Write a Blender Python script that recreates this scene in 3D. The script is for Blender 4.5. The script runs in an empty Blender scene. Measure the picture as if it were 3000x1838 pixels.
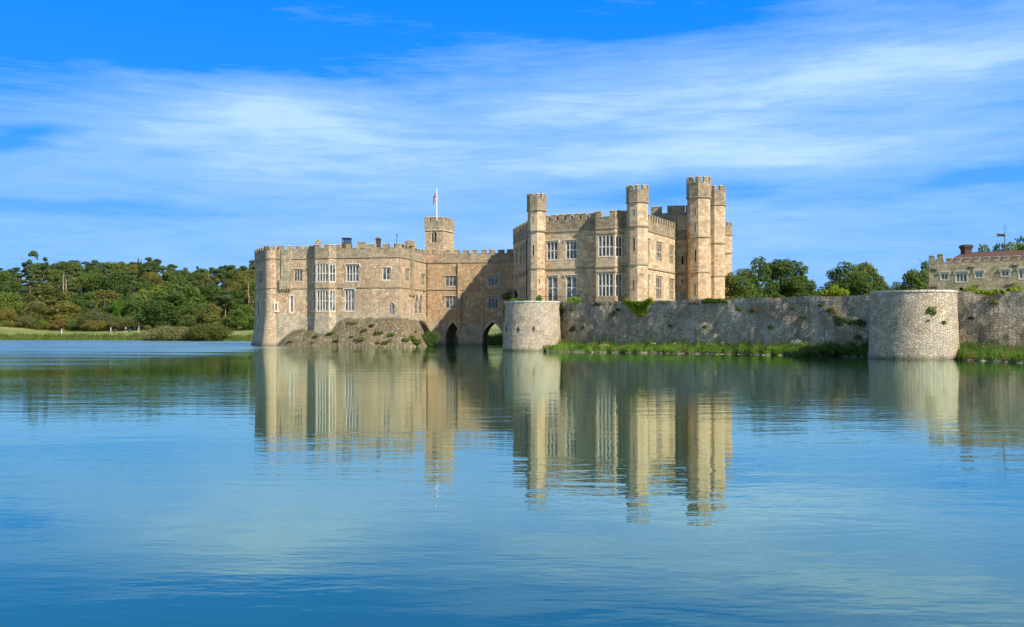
import bpy, math, random
import numpy as np
from mathutils import Vector, Matrix
rnd = random.Random(7)
F, CX, YH, CAMH = 2700.0, 1500.0, 966.0, 3.2
SUN = Vector((1.05, -1.0, 1.10)).normalized()
scene = bpy.context.scene
COL = scene.collection
# ------------------------------------------------------------------ helpers
def P(px, d): return ((px - CX) / F * d, d)
def Zat(py, d): return (YH - py) / F * d + CAMH
def S1(x, y): return (720 + x * .33116, 540 + y * .33113)
def S2(x, y): return (1150 + x * .33116, 540 + y * .33113)
def S3(x, y): return (1480 + x * .28409, 500 + y * .28417)
def S4(x, y): return (1450 + x * .28409, 820 + y * .28415)
def S5(x, y): return (2100 + x * .36526, 640 + y * .36515)
def S6(x, y): return (x * .30844, 700 + y * .30853)

def fin(o, parent=None):
    COL.objects.link(o)
    if parent is not None:
        o.parent = parent
        o.location = [-c for c in parent.location] if parent.parent is None else (0, 0, 0)
    return o

def tag(o, label=None, cat=None, group=None, kind=None):
    if label: o['label'] = label
    if cat: o['category'] = cat
    if group: o['group'] = group
    if kind: o['kind'] = kind
    return o

def thing(name, label, cat, loc=(0, 0, 0), group=None):
    o = bpy.data.objects.new(name, None)
    o.empty_display_size = .5
    o.location = loc
    COL.objects.link(o)
    return tag(o, label, cat, group)

class MB:
    def __init__(s): s.v = []; s.f = []; s.uv = {}; s.mi = []
    def face(s, pts, uv=None, mi=0):
        b = len(s.v); s.v.extend([tuple(p) for p in pts])
        s.f.append(tuple(range(b, b + len(pts)))); s.mi.append(mi)
        if uv: s.uv[len(s.f) - 1] = uv
    def box(s, x0, x1, y0, y1, z0, z1, mi=0):
        s.prism([(x0, y0), (x1, y0), (x1, y1), (x0, y1)], z0, z1, mi=mi)
    def prism(s, pts, z0, z1, top=None, mi=0, bottom=True):
        t = top or pts; n = len(pts)
        for i in range(n):
            a, b = pts[i], pts[(i + 1) % n]; c, d = t[(i + 1) % n], t[i]
            s.face([(a[0], a[1], z0), (b[0], b[1], z0), (c[0], c[1], z1), (d[0], d[1], z1)], mi=mi)
        s.face([(p[0], p[1], z1) for p in t], mi=mi)
        if bottom: s.face([(p[0], p[1], z0) for p in reversed(pts)], mi=mi)
    def tube(s, a, b, r0, r1=None, n=8, mi=0):
        a = Vector(a); b = Vector(b); r1 = r0 if r1 is None else r1
        ax = (b - a).normalized()
        u = ax.orthogonal().normalized(); w = ax.cross(u)
        ra = [a + (u * math.cos(t) + w * math.sin(t)) * r0 for t in [2 * math.pi * k / n for k in range(n)]]
        rb = [b + (u * math.cos(t) + w * math.sin(t)) * r1 for t in [2 * math.pi * k / n for k in range(n)]]
        for k in range(n): s.face([ra[k], ra[(k + 1) % n], rb[(k + 1) % n], rb[k]], mi=mi)
        s.face(list(reversed(ra)), mi=mi); s.face(rb, mi=mi)
    def mesh(s, name, mats, smooth=False):
        me = bpy.data.meshes.new(name)
        me.from_pydata(s.v, [], s.f)
        for m in (mats if isinstance(mats, (list, tuple)) else [mats]): me.materials.append(m)
        ul = me.uv_layers.new(name='UV')
        for i, p in enumerate(me.polygons):
            p.material_index = s.mi[i]; p.use_smooth = smooth
            if i in s.uv:
                for k, li in enumerate(p.loop_indices): ul.data[li].uv = s.uv[i][k]
                continue
            n = p.normal
            if abs(n.z) < .85:
                L = math.hypot(n.x, n.y) or 1; t = (-n.y / L, n.x / L)
                for li in p.loop_indices:
                    c = me.vertices[me.loops[li].vertex_index].co
                    ul.data[li].uv = (c.x * t[0] + c.y * t[1], c.z)
            else:
                for li in p.loop_indices:
                    c = me.vertices[me.loops[li].vertex_index].co
                    ul.data[li].uv = (c.x, c.y)
        if smooth:
            import bmesh
            bm = bmesh.new(); bm.from_mesh(me)
            bmesh.ops.remove_doubles(bm, verts=bm.verts, dist=.0005)
            bm.to_mesh(me); bm.free()
        return me
    def build(s, name, mats, parent=None, smooth=False):
        return fin(bpy.data.objects.new(name, s.mesh(name, mats, smooth)), parent)

def offset(pts, e, closed=True):
    """offset a plan polyline outward (outside lies to the right of travel)"""
    n = len(pts); out = []
    for i in range(n):
        ns = []
        if closed or i > 0:
            a, b = pts[i - 1], pts[i]; L = math.dist(a, b); ns.append(((b[1] - a[1]) / L, -(b[0] - a[0]) / L))
        if closed or i < n - 1:
            a, b = pts[i], pts[(i + 1) % n]; L = math.dist(a, b); ns.append(((b[1] - a[1]) / L, -(b[0] - a[0]) / L))
        if len(ns) == 2:
            mx, my = ns[0][0] + ns[1][0], ns[0][1] + ns[1][1]
            k = e / max(.35, (mx * ns[0][0] + my * ns[0][1]))
            out.append((pts[i][0] + mx * k, pts[i][1] + my * k))
        else: out.append((pts[i][0] + ns[0][0] * e, pts[i][1] + ns[0][1] * e))
    return out

def band(mb, pts, closed, eo, ei, z0, z1, mi=0, slope=0):
    o, i_ = offset(pts, eo, closed), offset(pts, ei, closed)
    o2 = offset(pts, eo - slope, closed)
    n = len(pts)
    for k in range(n if closed else n - 1):
        j = (k + 1) % n
        mb.prism([o[k], o[j], i_[j], i_[k]], z0, z1, top=[o2[k], o2[j], i_[j], i_[k]], mi=mi)

def lerp(a, b, t): return (a[0] + (b[0] - a[0]) * t, a[1] + (b[1] - a[1]) * t)

def battlement(mb, pts, closed, zc, zt, pitch, mw, th=.5, eo=.06, segs=None, corner=False, jit=.05, cap=.14, r=None, zt_over=None):
    """merlons with copings standing on a wall head at zc"""
    r = r or random.Random(3)
    o, i_ = offset(pts, eo, closed), offset(pts, eo - th, closed)
    oc, ic = offset(pts, eo + .07, closed), offset(pts, eo - th - .06, closed)
    n = len(pts)
    for k in range(n if closed else n - 1):
        if segs is not None and k not in segs: continue
        j = (k + 1) % n; L = math.dist(o[k], o[j])
        if L < .8: continue
        m = max(1, round((L - mw) / pitch)); g = (L - mw) / m if L > mw * 1.5 else 0
        while m > 1 and (L - mw) / m < mw + .35: m -= 1; g = (L - mw) / m
        if corner: m, g = 1, L * (1 - mw)
        for q in range(m + 1 if g else 1):
            if corner: a, b = (0, mw * L) if q == 0 else (L * (1 - mw), L)
            elif not g: a, b = 0, 1
            else:
                a = q * g; b = a + mw
                if 0 < q: a += r.uniform(-jit, jit)
                if q < m: b += r.uniform(-jit, jit)
            if g: a = max(0, a / L); b = min(1, b / L)
            h = zt + r.uniform(-jit, jit) * .7
            mb.prism([lerp(o[k], o[j], a), lerp(o[k], o[j], b), lerp(i_[k], i_[j], b), lerp(i_[k], i_[j], a)], zc, h - cap)
            da = .05 / L if a > 0 else 0; db = .05 / L if b < 1 else 0
            a2, b2 = a - da, b + db
            A = [lerp(oc[k], oc[j], a2), lerp(oc[k], oc[j], b2), lerp(ic[k], ic[j], b2), lerp(ic[k], ic[j], a2)]
            B = [lerp(oc[k], ic[k], .25), lerp(oc[j], ic[j], .25), lerp(ic[j], oc[j], .25), lerp(ic[k], oc[k], .25)]
            T = [lerp(B[0], B[1], a2), lerp(B[0], B[1], b2), lerp(B[3], B[2], b2), lerp(B[3], B[2], a2)]
            mb.prism(A, h - cap, h, top=T, mi=1)
        if g:
            for q in range(m):
                a = (q * g + mw + .06) / L; b = ((q + 1) * g - .06) / L
                if corner: a, b = mw + .03, 1 - mw - .03
                if b - a < .2 / L: continue
                mb.prism([lerp(oc[k], oc[j], a), lerp(oc[k], oc[j], b), lerp(ic[k], ic[j], b), lerp(ic[k], ic[j], a)], zc + .005, zc + .1, mi=1)

class Wall:
    def __init__(s, a, b, z0, z1, lean=0):
        s.a, s.b, s.z0, s.z1 = a, b, z0, z1
        s.L = math.dist(a, b); s.t = ((b[0] - a[0]) / s.L, (b[1] - a[1]) / s.L); s.n = (s.t[1], -s.t[0])
        s.holes = []
    def pt(s, u, z, e=0): return (s.a[0] + s.t[0] * u + s.n[0] * e, s.a[1] + s.t[1] * u + s.n[1] * e, z)
    def px(s, p):
        """u of the image column p on this wall's plane"""
        k = (p[0] - CX) / F
        u = (k * s.a[1] - s.a[0]) / (s.t[0] - k * s.t[1])
        return u, Zat(p[1], s.a[1] + s.t[1] * u)
    def rect(s, S, x0, x1, y0, y1):
        u0, zt = s.px(S(x0, y0)); u1, zb = s.px(S(x1, y1))
        zt2 = s.px(S((x0 + x1) / 2, y0))[1]; zb2 = s.px(S((x0 + x1) / 2, y1))[1]
        return (u0, u1, zb2, zt2)
    def build(s, mb, depth=.32, uvo=0, mi=0, hmi=None):
        hs = [h for h in s.holes]
        us = sorted({0, s.L} | {min(max(h[k], 0), s.L) for h in hs for k in (0, 1)})
        zs = sorted({s.z0, s.z1} | {min(max(h[k], s.z0), s.z1) for h in hs for k in (2, 3)})
        for i in range(len(us) - 1):
            if us[i + 1] - us[i] < 1e-5: continue
            for j in range(len(zs) - 1):
                if zs[j + 1] - zs[j] < 1e-5: continue
                cu, cz = (us[i] + us[i + 1]) / 2, (zs[j] + zs[j + 1]) / 2
                if any(h[0] < cu < h[1] and h[2] < cz < h[3] for h in hs): continue
                mb.face([s.pt(us[i], zs[j]), s.pt(us[i + 1], zs[j]), s.pt(us[i + 1], zs[j + 1]), s.pt(us[i], zs[j + 1])],
                        uv=[(uvo + us[i], zs[j]), (uvo + us[i + 1], zs[j]), (uvo + us[i + 1], zs[j + 1]), (uvo + us[i], zs[j + 1])], mi=mi)
        for h in hs:
            u0, u1, a, b = h[:4]; arch = h[4] if len(h) > 4 else None
            dp = h[5] if len(h) > 5 else depth; sk = h[6] if len(h) > 6 else 0
            e = -dp
            prof = [(u0, a), (u1, a)] if not (arch == 'water') else None
            if arch:
                zs_ = b - (h[7] if len(h) > 7 else min((u1 - u0) * .62, (b - a) * .6))
                cv = arc(u0, u1, zs_, b)
                m = len(cv) // 2
                for (cx_, seg) in ((u0, cv[:m + 1]), (u1, cv[m:])):
                    c = (cx_, b)
                    for q in range(len(seg) - 1):
                        if math.dist(c, seg[q]) < 1e-4 or math.dist(c, seg[q + 1]) < 1e-4: continue
                        tri = [c, seg[q], seg[q + 1]]
                        mb.face([s.pt(*w) for w in tri], uv=[(uvo + w[0], w[1]) for w in tri], mi=mi)
                loop = [(u0, a)] + cv + [(u1, a)]
            else: loop = [(u0, a), (u0, b), (u1, b), (u1, a)]
            for q in range(len(loop) - 1):
                p, w = loop[q], loop[q + 1]
                mb.face([s.pt(*p), s.pt(*w), s.pt(w[0] + sk, w[1], e), s.pt(p[0] + sk, p[1], e)], mi=mi)
            if dp < 2: mb.face([s.pt(u0, a), s.pt(u1, a), s.pt(u1, a, e), s.pt(u0, a, e)], mi=mi)

def arc(u0, u1, zs, zt, n=6):
    """pointed arch from (u0,zs) over the apex to (u1,zs)"""
    a = (u1 - u0) / 2; h = zt - zs; um = (u0 + u1) / 2; L = []
    if h >= a:
        R = (a * a + h * h) / (2 * a); th = math.asin(min(1, h / R))
        L = [(u0 + R - R * math.cos(th * k / n), zs + R * math.sin(th * k / n)) for k in range(n + 1)]
    else: L = [(um - a * math.cos(math.pi / 2 * k / n), zs + h * math.sin(math.pi / 2 * k / n)) for k in range(n + 1)]
    return L + [(2 * um - p[0], p[1]) for p in reversed(L[:-1])]

def window(w, r, lights, transoms, parent, fm, gm, arch=None, hood=True, fw=.13, mw=.1, name='window', label=None, sur=0, lead=True, headed=True):
    """a stone mullioned window set into wall w at r=(u0,u1,z0,z1): frame with mullions, its glass a child"""
    u0, u1, a, b = r
    W = u1 - u0
    if arch: rise = min(W * .62, (b - a) * .5) if lights > 1 else min(W * .8, (b - a) * .5)
    w.holes.append((u0, u1, a, b) + ((True, .32, 0, rise) if arch else ()))
    mb = MB()
    def bar(x0, x1, z0, z1, e0, e1):
        A = [w.pt(x0, 0, e1), w.pt(x1, 0, e1), w.pt(x1, 0, e0), w.pt(x0, 0, e0)]
        mb.prism([p[:2] for p in A], z0, z1)
    e1, e0 = -.07, -.25
    bar(u0, u0 + fw, a, b, e0, e1); bar(u1 - fw, u1, a, b, e0, e1)
    bar(u0 + fw, u1 - fw, a, a + fw * .8, e0, e1)
    if not arch: bar(u0 + fw, u1 - fw, b - fw * .8, b, e0, e1)
    iw = (W - 2 * fw - mw * (lights - 1)) / lights
    tz = [a + (b - a) * t for t in transoms]
    for k in range(1, lights):
        x = u0 + fw + k * iw + (k - 1) * mw
        bar(x, x + mw, a + fw * .8, (b if arch else b - fw * .8), e0, e1 + .01)
    for z in tz: bar(u0 + fw, u1 - fw, z - mw / 2, z + mw / 2, e0, e1 - .01)
    ends = ([] if arch and lights == 1 else [b - (0 if arch else fw * .8)]) + [z - mw / 2 for z in tz]
    if headed:
        for ze in ends:
            for k in range(lights):
                x0 = u0 + fw + k * (iw + mw); x1 = x0 + iw
                zz = ze if not arch else ze - rise * .45
                hh = iw * .55
                cv = arc(x0, x1, zz - hh, zz - .02, 3)
                for c, seg in (((x0, zz), cv[:4]), ((x1, zz), cv[3:])):
                    for q in range(3): mb.face([w.pt(*c, e1 - .04), w.pt(*seg[q], e1 - .04), w.pt(*seg[q + 1], e1 - .04)])
    if arch:
        # head tracery ring
        cv = arc(u0, u1, b - rise, b); cv2 = arc(u0 + fw, u1 - fw, b - rise, b - fw * 1.2)
        for q in range(len(cv) - 1):
            mb.face([w.pt(*cv[q], e1), w.pt(*cv[q + 1], e1), w.pt(*cv2[q + 1], e1), w.pt(*cv2[q], e1)])
            mb.face([w.pt(*cv2[q], e1), w.pt(*cv2[q + 1], e1), w.pt(*cv2[q + 1], e0), w.pt(*cv2[q], e0)])
    if sur:
        # dressed surround proud of the wall face
        def ring(x0, x1, z0, z1): bar(x0, x1, z0, z1, -.02, .03)
        ring(u0 - sur, u0, a - sur, b); ring(u1, u1 + sur, a - sur, b); ring(u0, u1, a - sur, a)
        if not arch: ring(u0 - sur, u1 + sur, b, b + sur)
        else:
            cv = arc(u0, u1, b - rise, b); cvo = arc(u0 - sur, u1 + sur, b - rise, b + sur)
            for q in range(len(cv) - 1):
                mb.face([w.pt(*cv[q], .03), w.pt(*cvo[q], .03), w.pt(*cvo[q + 1], .03), w.pt(*cv[q + 1], .03)])
    else:
        bar(u0 - .06, u1 + .06, a - .14, a, -.05, .05)
    if hood:
        if not arch:
            bar(u0 - .3, u1 + .3, b + .16, b + .3, -.02, .16)
            bar(u0 - .3, u0 - .16, b - .25, b + .16, -.02, .14); bar(u1 + .16, u1 + .3, b - .25, b + .16, -.02, .14)
        else:
            cv = arc(u0 - .1, u1 + .1, b - rise, b + .1); cvo = arc(u0 - .26, u1 + .26, b - rise, b + .28)
            for q in range(len(cv) - 1):
                mb.face([w.pt(*cv[q], .1), w.pt(*cvo[q], .1), w.pt(*cvo[q + 1], .1), w.pt(*cv[q + 1], .1)])
                mb.face([w.pt(*cv[q], -.01), w.pt(*cv[q], .1), w.pt(*cv[q + 1], .1), w.pt(*cv[q + 1], -.01)])
                mb.face([w.pt(*cvo[q], .1), w.pt(*cvo[q], -.01), w.pt(*cvo[q + 1], -.01), w.pt(*cvo[q + 1], .1)])
    o = mb.build(name, fm, parent)
    if label: o['label'] = label
    g = MB()
    g.face([w.pt(u0, a, -.2), w.pt(u1, a, -.2), w.pt(u1, b, -.2), w.pt(u0, b, -.2)])
    if lead:
        for k in range(lights):
            x0 = u0 + fw + k * (iw + mw)
            nz = max(2, int((b - a) / .42))
            for q in range(1, nz):
                z = a + (b - a) * q / nz
                g.face([w.pt(x0, z - .012, -.19), w.pt(x0 + iw, z - .012, -.19), w.pt(x0 + iw, z + .012, -.19), w.pt(x0, z + .012, -.19)], mi=1)
    p = bpy.data.objects.new('pane', g.mesh('pane', [gm, MAT['lead']])); COL.objects.link(p); p.parent = o
    return o

def slit(w, u, za, zb, width, parent, fm, arch=False, name='arrow_slit'):
    """a narrow loop: dressed surround and dark slot; wall w gets a real hole"""
    w.holes.append((u - width / 2, u + width / 2, za, zb) + ((True, .5, 0, width * .8) if arch else (None, .5)))
    mb = MB(); s = .09
    def bar(x0, x1, z0, z1):
        A = [w.pt(x0, 0, .02), w.pt(x1, 0, .02), w.pt(x1, 0, -.01), w.pt(x0, 0, -.01)]
        mb.prism([p[:2] for p in A], z0, z1)
    bar(u - width / 2 - s, u - width / 2, za - s, zb + s); bar(u + width / 2, u + width / 2 + s, za - s, zb + s)
    bar(u - width / 2, u + width / 2, za - s, za)
    if not arch: bar(u - width / 2, u + width / 2, zb, zb + s)
    mb.face([w.pt(u - width / 2, za, -.45), w.pt(u + width / 2, za, -.45), w.pt(u + width / 2, zb, -.45), w.pt(u - width / 2, zb, -.45)], mi=1)
    return mb.build(name, [fm, MAT['dark']], parent)
# ------------------------------------------------------------------ materials
MAT = {}
def newmat(name):
    m = bpy.data.materials.new(name); m.use_nodes = True
    nt = m.node_tree; b = nt.nodes['Principled BSDF']; MAT[name] = m
    return m, nt, b
def nd(nt, typ, **kw):
    n = nt.nodes.new(typ)
    for k, v in kw.items():
        if k.startswith('_'): setattr(n, k[1:], v)
        else: n.inputs[k.replace('__', ' ')].default_value = v
    return n
def ramp(nt, fac, stops, interp='LINEAR'):
    r = nt.nodes.new('ShaderNodeValToRGB'); r.color_ramp.interpolation = interp
    e = r.color_ramp.elements
    while len(e) < len(stops): e.new(.5)
    for i, (p, c) in enumerate(stops):
        e[i].position = p; e[i].color = (c, c, c, 1) if isinstance(c, (int, float)) else tuple(c) + (1,)
    nt.links.new(fac, r.inputs[0]); return r.outputs[0]
def mix(nt, fac, a, b, mode='MIX'):
    m = nt.nodes.new('ShaderNodeMix'); m.data_type = 'RGBA'; m.blend_type = mode
    for s, v in ((m.inputs[0], fac), (m.inputs[6], a), (m.inputs[7], b)):
        if hasattr(v, 'is_output'): nt.links.new(v, s)
        elif isinstance(v, (int, float)): s.default_value = v if s.type == 'VALUE' else (v, v, v, 1)
        else: s.default_value = tuple(v) + ((1,) if len(v) == 3 else ())
    return m.outputs[2]
def math_(nt, op, a, b=None, c=None, clamp=False):
    m = nt.nodes.new('ShaderNodeMath'); m.operation = op; m.use_clamp = clamp
    for i, v in enumerate((a, b, c)):
        if v is None: continue
        if hasattr(v, 'is_output'): nt.links.new(v, m.inputs[i])
        else: m.inputs[i].default_value = v
    return m.outputs[0]
def noise(nt, vec, scale, detail=4, rough=.55, dist=0, scl=None, rot=None):
    if scl is not None:
        mp = nt.nodes.new('ShaderNodeMapping'); mp.inputs['Scale'].default_value = scl
        if rot: mp.inputs['Rotation'].default_value = rot
        nt.links.new(vec, mp.inputs[0]); vec = mp.outputs[0]
    n = nt.nodes.new('ShaderNodeTexNoise'); n.inputs['Scale'].default_value = scale
    n.inputs['Detail'].default_value = detail; n.inputs['Roughness'].default_value = rough; n.inputs['Distortion'].default_value = dist
    nt.links.new(vec, n.inputs['Vector']); return n
def bump(nt, b, h, strength=.5, dist=.05):
    n = nt.nodes.new('ShaderNodeBump'); n.inputs['Strength'].default_value = strength; n.inputs['Distance'].default_value = dist
    nt.links.new(h, n.inputs['Height']); nt.links.new(n.outputs[0], b.inputs['Normal'])

def stone(name, cols, joint, bw=.8, bh=.34, kind='brick', stain=(.16, .13, .10), st=(.5, .72), sta=.7, pale=None, bmp=.6, speck=None, streak=0, jw=.09, jmix=.8, lowdirt=None):
    m, nt, b = newmat(name)
    L = nt.links.new
    uv = nt.nodes.new('ShaderNodeUVMap'); uv.uv_map = 'UV'
    ob = nt.nodes.new('ShaderNodeNewGeometry')
    wob = noise(nt, uv.outputs[0], 1.3, 3)
    off = nt.nodes.new('ShaderNodeVectorMath'); off.operation = 'SCALE'; L(wob.outputs[1], off.inputs[0]); off.inputs[3].default_value = .22 if kind == 'brick' else .5
    ad = nt.nodes.new('ShaderNodeVectorMath'); ad.operation = 'ADD'; L(uv.outputs[0], ad.inputs[0]); L(off.outputs[0], ad.inputs[1])
    mp = nt.nodes.new('ShaderNodeMapping'); mp.inputs['Scale'].default_value = (1 / bw, 1 / bh, 1)
    L((ad if kind != 'brick' else uv).outputs[0], mp.inputs[0])
    if kind == 'brick':
        # rows and staggered stones -> one random value per stone
        sp = nt.nodes.new('ShaderNodeSeparateXYZ'); L(mp.outputs[0], sp.inputs[0])
        row = math_(nt, 'FLOOR', sp.outputs[1])
        wn0 = nt.nodes.new('ShaderNodeTexWhiteNoise'); wn0.noise_dimensions = '1D'; L(row, wn0.inputs['W'])
        x = math_(nt, 'ADD', math_(nt, 'MULTIPLY', sp.outputs[0], math_(nt, 'ADD', math_(nt, 'MULTIPLY', wn0.outputs[0], .7), .7)), math_(nt, 'MULTIPLY', wn0.outputs[0], 37.0))
        cb = nt.nodes.new('ShaderNodeCombineXYZ'); L(math_(nt, 'FLOOR', x), cb.inputs[0]); L(row, cb.inputs[1])
        wn = nt.nodes.new('ShaderNodeTexWhiteNoise'); wn.noise_dimensions = '2D'; L(cb.outputs[0], wn.inputs['Vector'])
        val = wn.outputs[0]
        fx = math_(nt, 'ABSOLUTE', math_(nt, 'SUBTRACT', math_(nt, 'FRACT', x), .5))
        fy = math_(nt, 'ABSOLUTE', math_(nt, 'SUBTRACT', math_(nt, 'FRACT', sp.outputs[1]), .5))
        ex = ramp(nt, fx, [(.5 - jw * .5 * bh / bw * 1.6, 0), (.5, 1)]); ey = ramp(nt, fy, [(.5 - jw * .8, 0), (.5, 1)])
        jf = math_(nt, 'MAXIMUM', ex, ey)
    else:
        v1 = nd(nt, 'ShaderNodeTexVoronoi', Scale=1.0, _voronoi_dimensions='2D'); L(mp.outputs[0], v1.inputs['Vector']); v1.inputs['Randomness'].default_value = .85
        v2 = nd(nt, 'ShaderNodeTexVoronoi', Scale=1.0, _voronoi_dimensions='2D', _feature='DISTANCE_TO_EDGE'); L(mp.outputs[0], v2.inputs['Vector']); v2.inputs['Randomness'].default_value = .85
        sp = nt.nodes.new('ShaderNodeSeparateColor'); L(v1.outputs['Color'], sp.inputs[0]); val = sp.outputs[0]
        jf = ramp(nt, v2.outputs['Distance'], [(0.0, 1), (jw, 0)])
    n = len(cols)
    c = ramp(nt, val, [(i / (n - 1), cols[i]) for i in range(n)])
    fine = noise(nt, ob.outputs['Position'], 5.0, 5, .65)
    c = mix(nt, .3, c, ramp(nt, fine.outputs[0], [(.3, .35), (.7, .75)]), 'OVERLAY')
    med = noise(nt, ob.outputs['Position'], 1.15, 4, .6)
    c = mix(nt, .42, c, ramp(nt, med.outputs[0], [(.32, .2), (.68, .85)]), 'OVERLAY')
    big = noise(nt, ob.outputs['Position'], .22, 5, .6)
    if pale: c = mix(nt, math_(nt, 'MULTIPLY', ramp(nt, big.outputs[0], [(.48, 0), (.62, 1)]), .55), c, pale)
    big2 = noise(nt, ob.outputs['Position'], .45, 6, .68, .5, scl=(1, 1, .55))
    c = mix(nt, math_(nt, 'MULTIPLY', ramp(nt, big2.outputs[0], [(st[0], 0), (st[1], 1)]), sta), c, stain)
    if streak:
        s_ = noise(nt, ob.outputs['Position'], 1.1, 4, .6, scl=(1, 1, .12))
        c = mix(nt, math_(nt, 'MULTIPLY', ramp(nt, s_.outputs[0], [(.55, 0), (.7, 1)]), streak), c, stain)
    c = mix(nt, math_(nt, 'MULTIPLY', jf, jmix), c, joint)
    if speck:
        s2 = noise(nt, ob.outputs['Position'], speck[1], 2, .5)
        c = mix(nt, math_(nt, 'MULTIPLY', ramp(nt, s2.outputs[0], [(speck[2], 0), (speck[2] + .04, 1)]), .85), c, speck[0])
    if lowdirt:
        sz = nt.nodes.new('ShaderNodeSeparateXYZ'); L(ob.outputs['Position'], sz.inputs[0])
        zz = math_(nt, 'ADD', sz.outputs[2], math_(nt, 'MULTIPLY', math_(nt, 'SUBTRACT', big2.outputs[0], .5), 1.4))
        c = mix(nt, ramp(nt, zz, [(0.02, .85), (lowdirt[1], 0)]), c, lowdirt[0])
    L(c, b.inputs['Base Color']); b.inputs['Roughness'].default_value = .92; b.inputs['Specular IOR Level'].default_value = .2
    h = math_(nt, 'SUBTRACT', math_(nt, 'ADD', math_(nt, 'MULTIPLY', fine.outputs[0], .8), math_(nt, 'MULTIPLY', val, .5)), math_(nt, 'MULTIPLY', jf, .8))
    bump(nt, b, h, bmp, .07)
    return m

def plain(name, col, rough=.7, var=.25, metal=0, scale=3, spec=.3, bmp=0):
    m, nt, b = newmat(name)
    g = nt.nodes.new('ShaderNodeNewGeometry')
    n = noise(nt, g.outputs['Position'], scale, 4, .6)
    lo = [c * (1 - var) for c in col]; hi = [min(1, c * (1 + var)) for c in col]
    nt.links.new(ramp(nt, n.outputs[0], [(.3, lo), (.7, hi)]), b.inputs['Base Color'])
    b.inputs['Roughness'].default_value = rough; b.inputs['Metallic'].default_value = metal; b.inputs['Specular IOR Level'].default_value = spec
    if bmp: bump(nt, b, n.outputs[0], bmp, .03)
    return m

def leafmat(name, cols, trans=.42, patch=1.2):
    m, nt, b = newmat(name)
    g = nt.nodes.new('ShaderNodeNewGeometry'); oi = nt.nodes.new('ShaderNodeObjectInfo')
    n = noise(nt, g.outputs['Position'], patch * .35, 3, .6)
    n2 = noise(nt, g.outputs['Position'], patch * 2.2, 2, .5)
    f = math_(nt, 'ADD', math_(nt, 'MULTIPLY', n.outputs[0], .8), math_(nt, 'MULTIPLY', g.outputs['Random Per Island'], .35))
    f = math_(nt, 'ADD', f, math_(nt, 'MULTIPLY', math_(nt, 'SUBTRACT', oi.outputs['Random'], .5), .45))
    k = len(cols)
    c = ramp(nt, f, [(.2 + .65 * i / (k - 1), cols[i]) for i in range(k)])
    c = mix(nt, .35, c, ramp(nt, n2.outputs[0], [(.35, .3), (.65, .75)]), 'OVERLAY')
    nt.links.new(c, b.inputs['Base Color']); b.inputs['Roughness'].default_value = .65; b.inputs['Specular IOR Level'].default_value = .25
    tr = nt.nodes.new('ShaderNodeBsdfTranslucent'); ms = nt.nodes.new('ShaderNodeMixShader')
    nt.links.new(mix(nt, .5, c, (.16, .2, .02), 'ADD'), tr.inputs[0]); ms.inputs[0].default_value = trans
    nt.links.new(b.outputs[0], ms.inputs[1]); nt.links.new(tr.outputs[0], ms.inputs[2])
    nt.links.new(ms.outputs[0], nt.nodes['Material Output'].inputs[0])
    return m

TAN = [(0.524, 0.373, 0.215), (0.406, 0.276, 0.158), (0.581, 0.451, 0.285), (0.320, 0.216, 0.130), (0.503, 0.303, 0.166), (0.388, 0.299, 0.199), (0.533, 0.396, 0.236)]
stone('ashlar', TAN, (.20, .15, .09), .95, .36, streak=.5, stain=(.25, .195, .14), st=(.5, .75), sta=.55, pale=(.52, .42, .28), jw=.1, jmix=.7, bmp=.5)
stone('ashlar_weathered', [(0.272, 0.202, 0.124), (0.359, 0.271, 0.164), (0.213, 0.161, 0.100), (0.320, 0.244, 0.152), (0.262, 0.216, 0.144)], (.10, .08, .055), .9, .34, stain=(.12, .10, .07), st=(.48, .7), sta=.7, jw=.1, jmix=.55, bmp=.7)
stone('rubble_warm', [(0.523, 0.357, 0.210), (0.407, 0.264, 0.149), (0.581, 0.432, 0.282), (0.465, 0.303, 0.175), (0.367, 0.270, 0.175)], (.19, .135, .08), .62, .3, 'vor', streak=.5, lowdirt=((.16, .13, .09), .9), stain=(.27, .215, .155), st=(.5, .72), sta=.5, pale=(.50, .41, .27), jw=.12, jmix=.65, bmp=1.1)
stone('rubble_weathered', [(0.330, 0.253, 0.156), (0.417, 0.322, 0.200), (0.272, 0.207, 0.128), (0.378, 0.299, 0.192), (0.330, 0.276, 0.188)], (.12, .095, .065), .55, .28, 'vor', stain=(.15, .125, .09), st=(.5, .7), sta=.6, jw=.12, jmix=.6, bmp=1)
stone('rubble_orange', [(0.491, 0.317, 0.164), (0.396, 0.244, 0.125), (0.554, 0.385, 0.212), (0.440, 0.282, 0.146), (0.377, 0.272, 0.160)], (.17, .12, .07), .7, .3, 'vor', stain=(.19, .145, .095), st=(.48, .7), sta=.6, pale=(.38, .29, .19), jw=.1, jmix=.65, bmp=.9, lowdirt=((.17, .15, .11), 3.5))
stone('batter_grey', [(0.399, 0.317, 0.210), (0.465, 0.373, 0.252), (0.323, 0.253, 0.168), (0.437, 0.354, 0.239)], (.17, .14, .10), .6, .28, 'vor', stain=(.17, .145, .11), st=(.48, .7), sta=.6, pale=(.42, .36, .27), jw=.1, jmix=.6, bmp=.9, lowdirt=((.15, .13, .09), 1.2))
stone('glacis_rubble', [(0.233, 0.171, 0.101), (0.185, 0.135, 0.079), (0.290, 0.221, 0.132), (0.203, 0.153, 0.090), (0.338, 0.270, 0.169)], (.07, .05, .035), .45, .35, 'vor', stain=(.10, .10, .045), st=(.40, .60), sta=.75, jw=.22, jmix=.8, bmp=1.2, speck=((.52, .47, .38), 2.8, .68))
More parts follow.
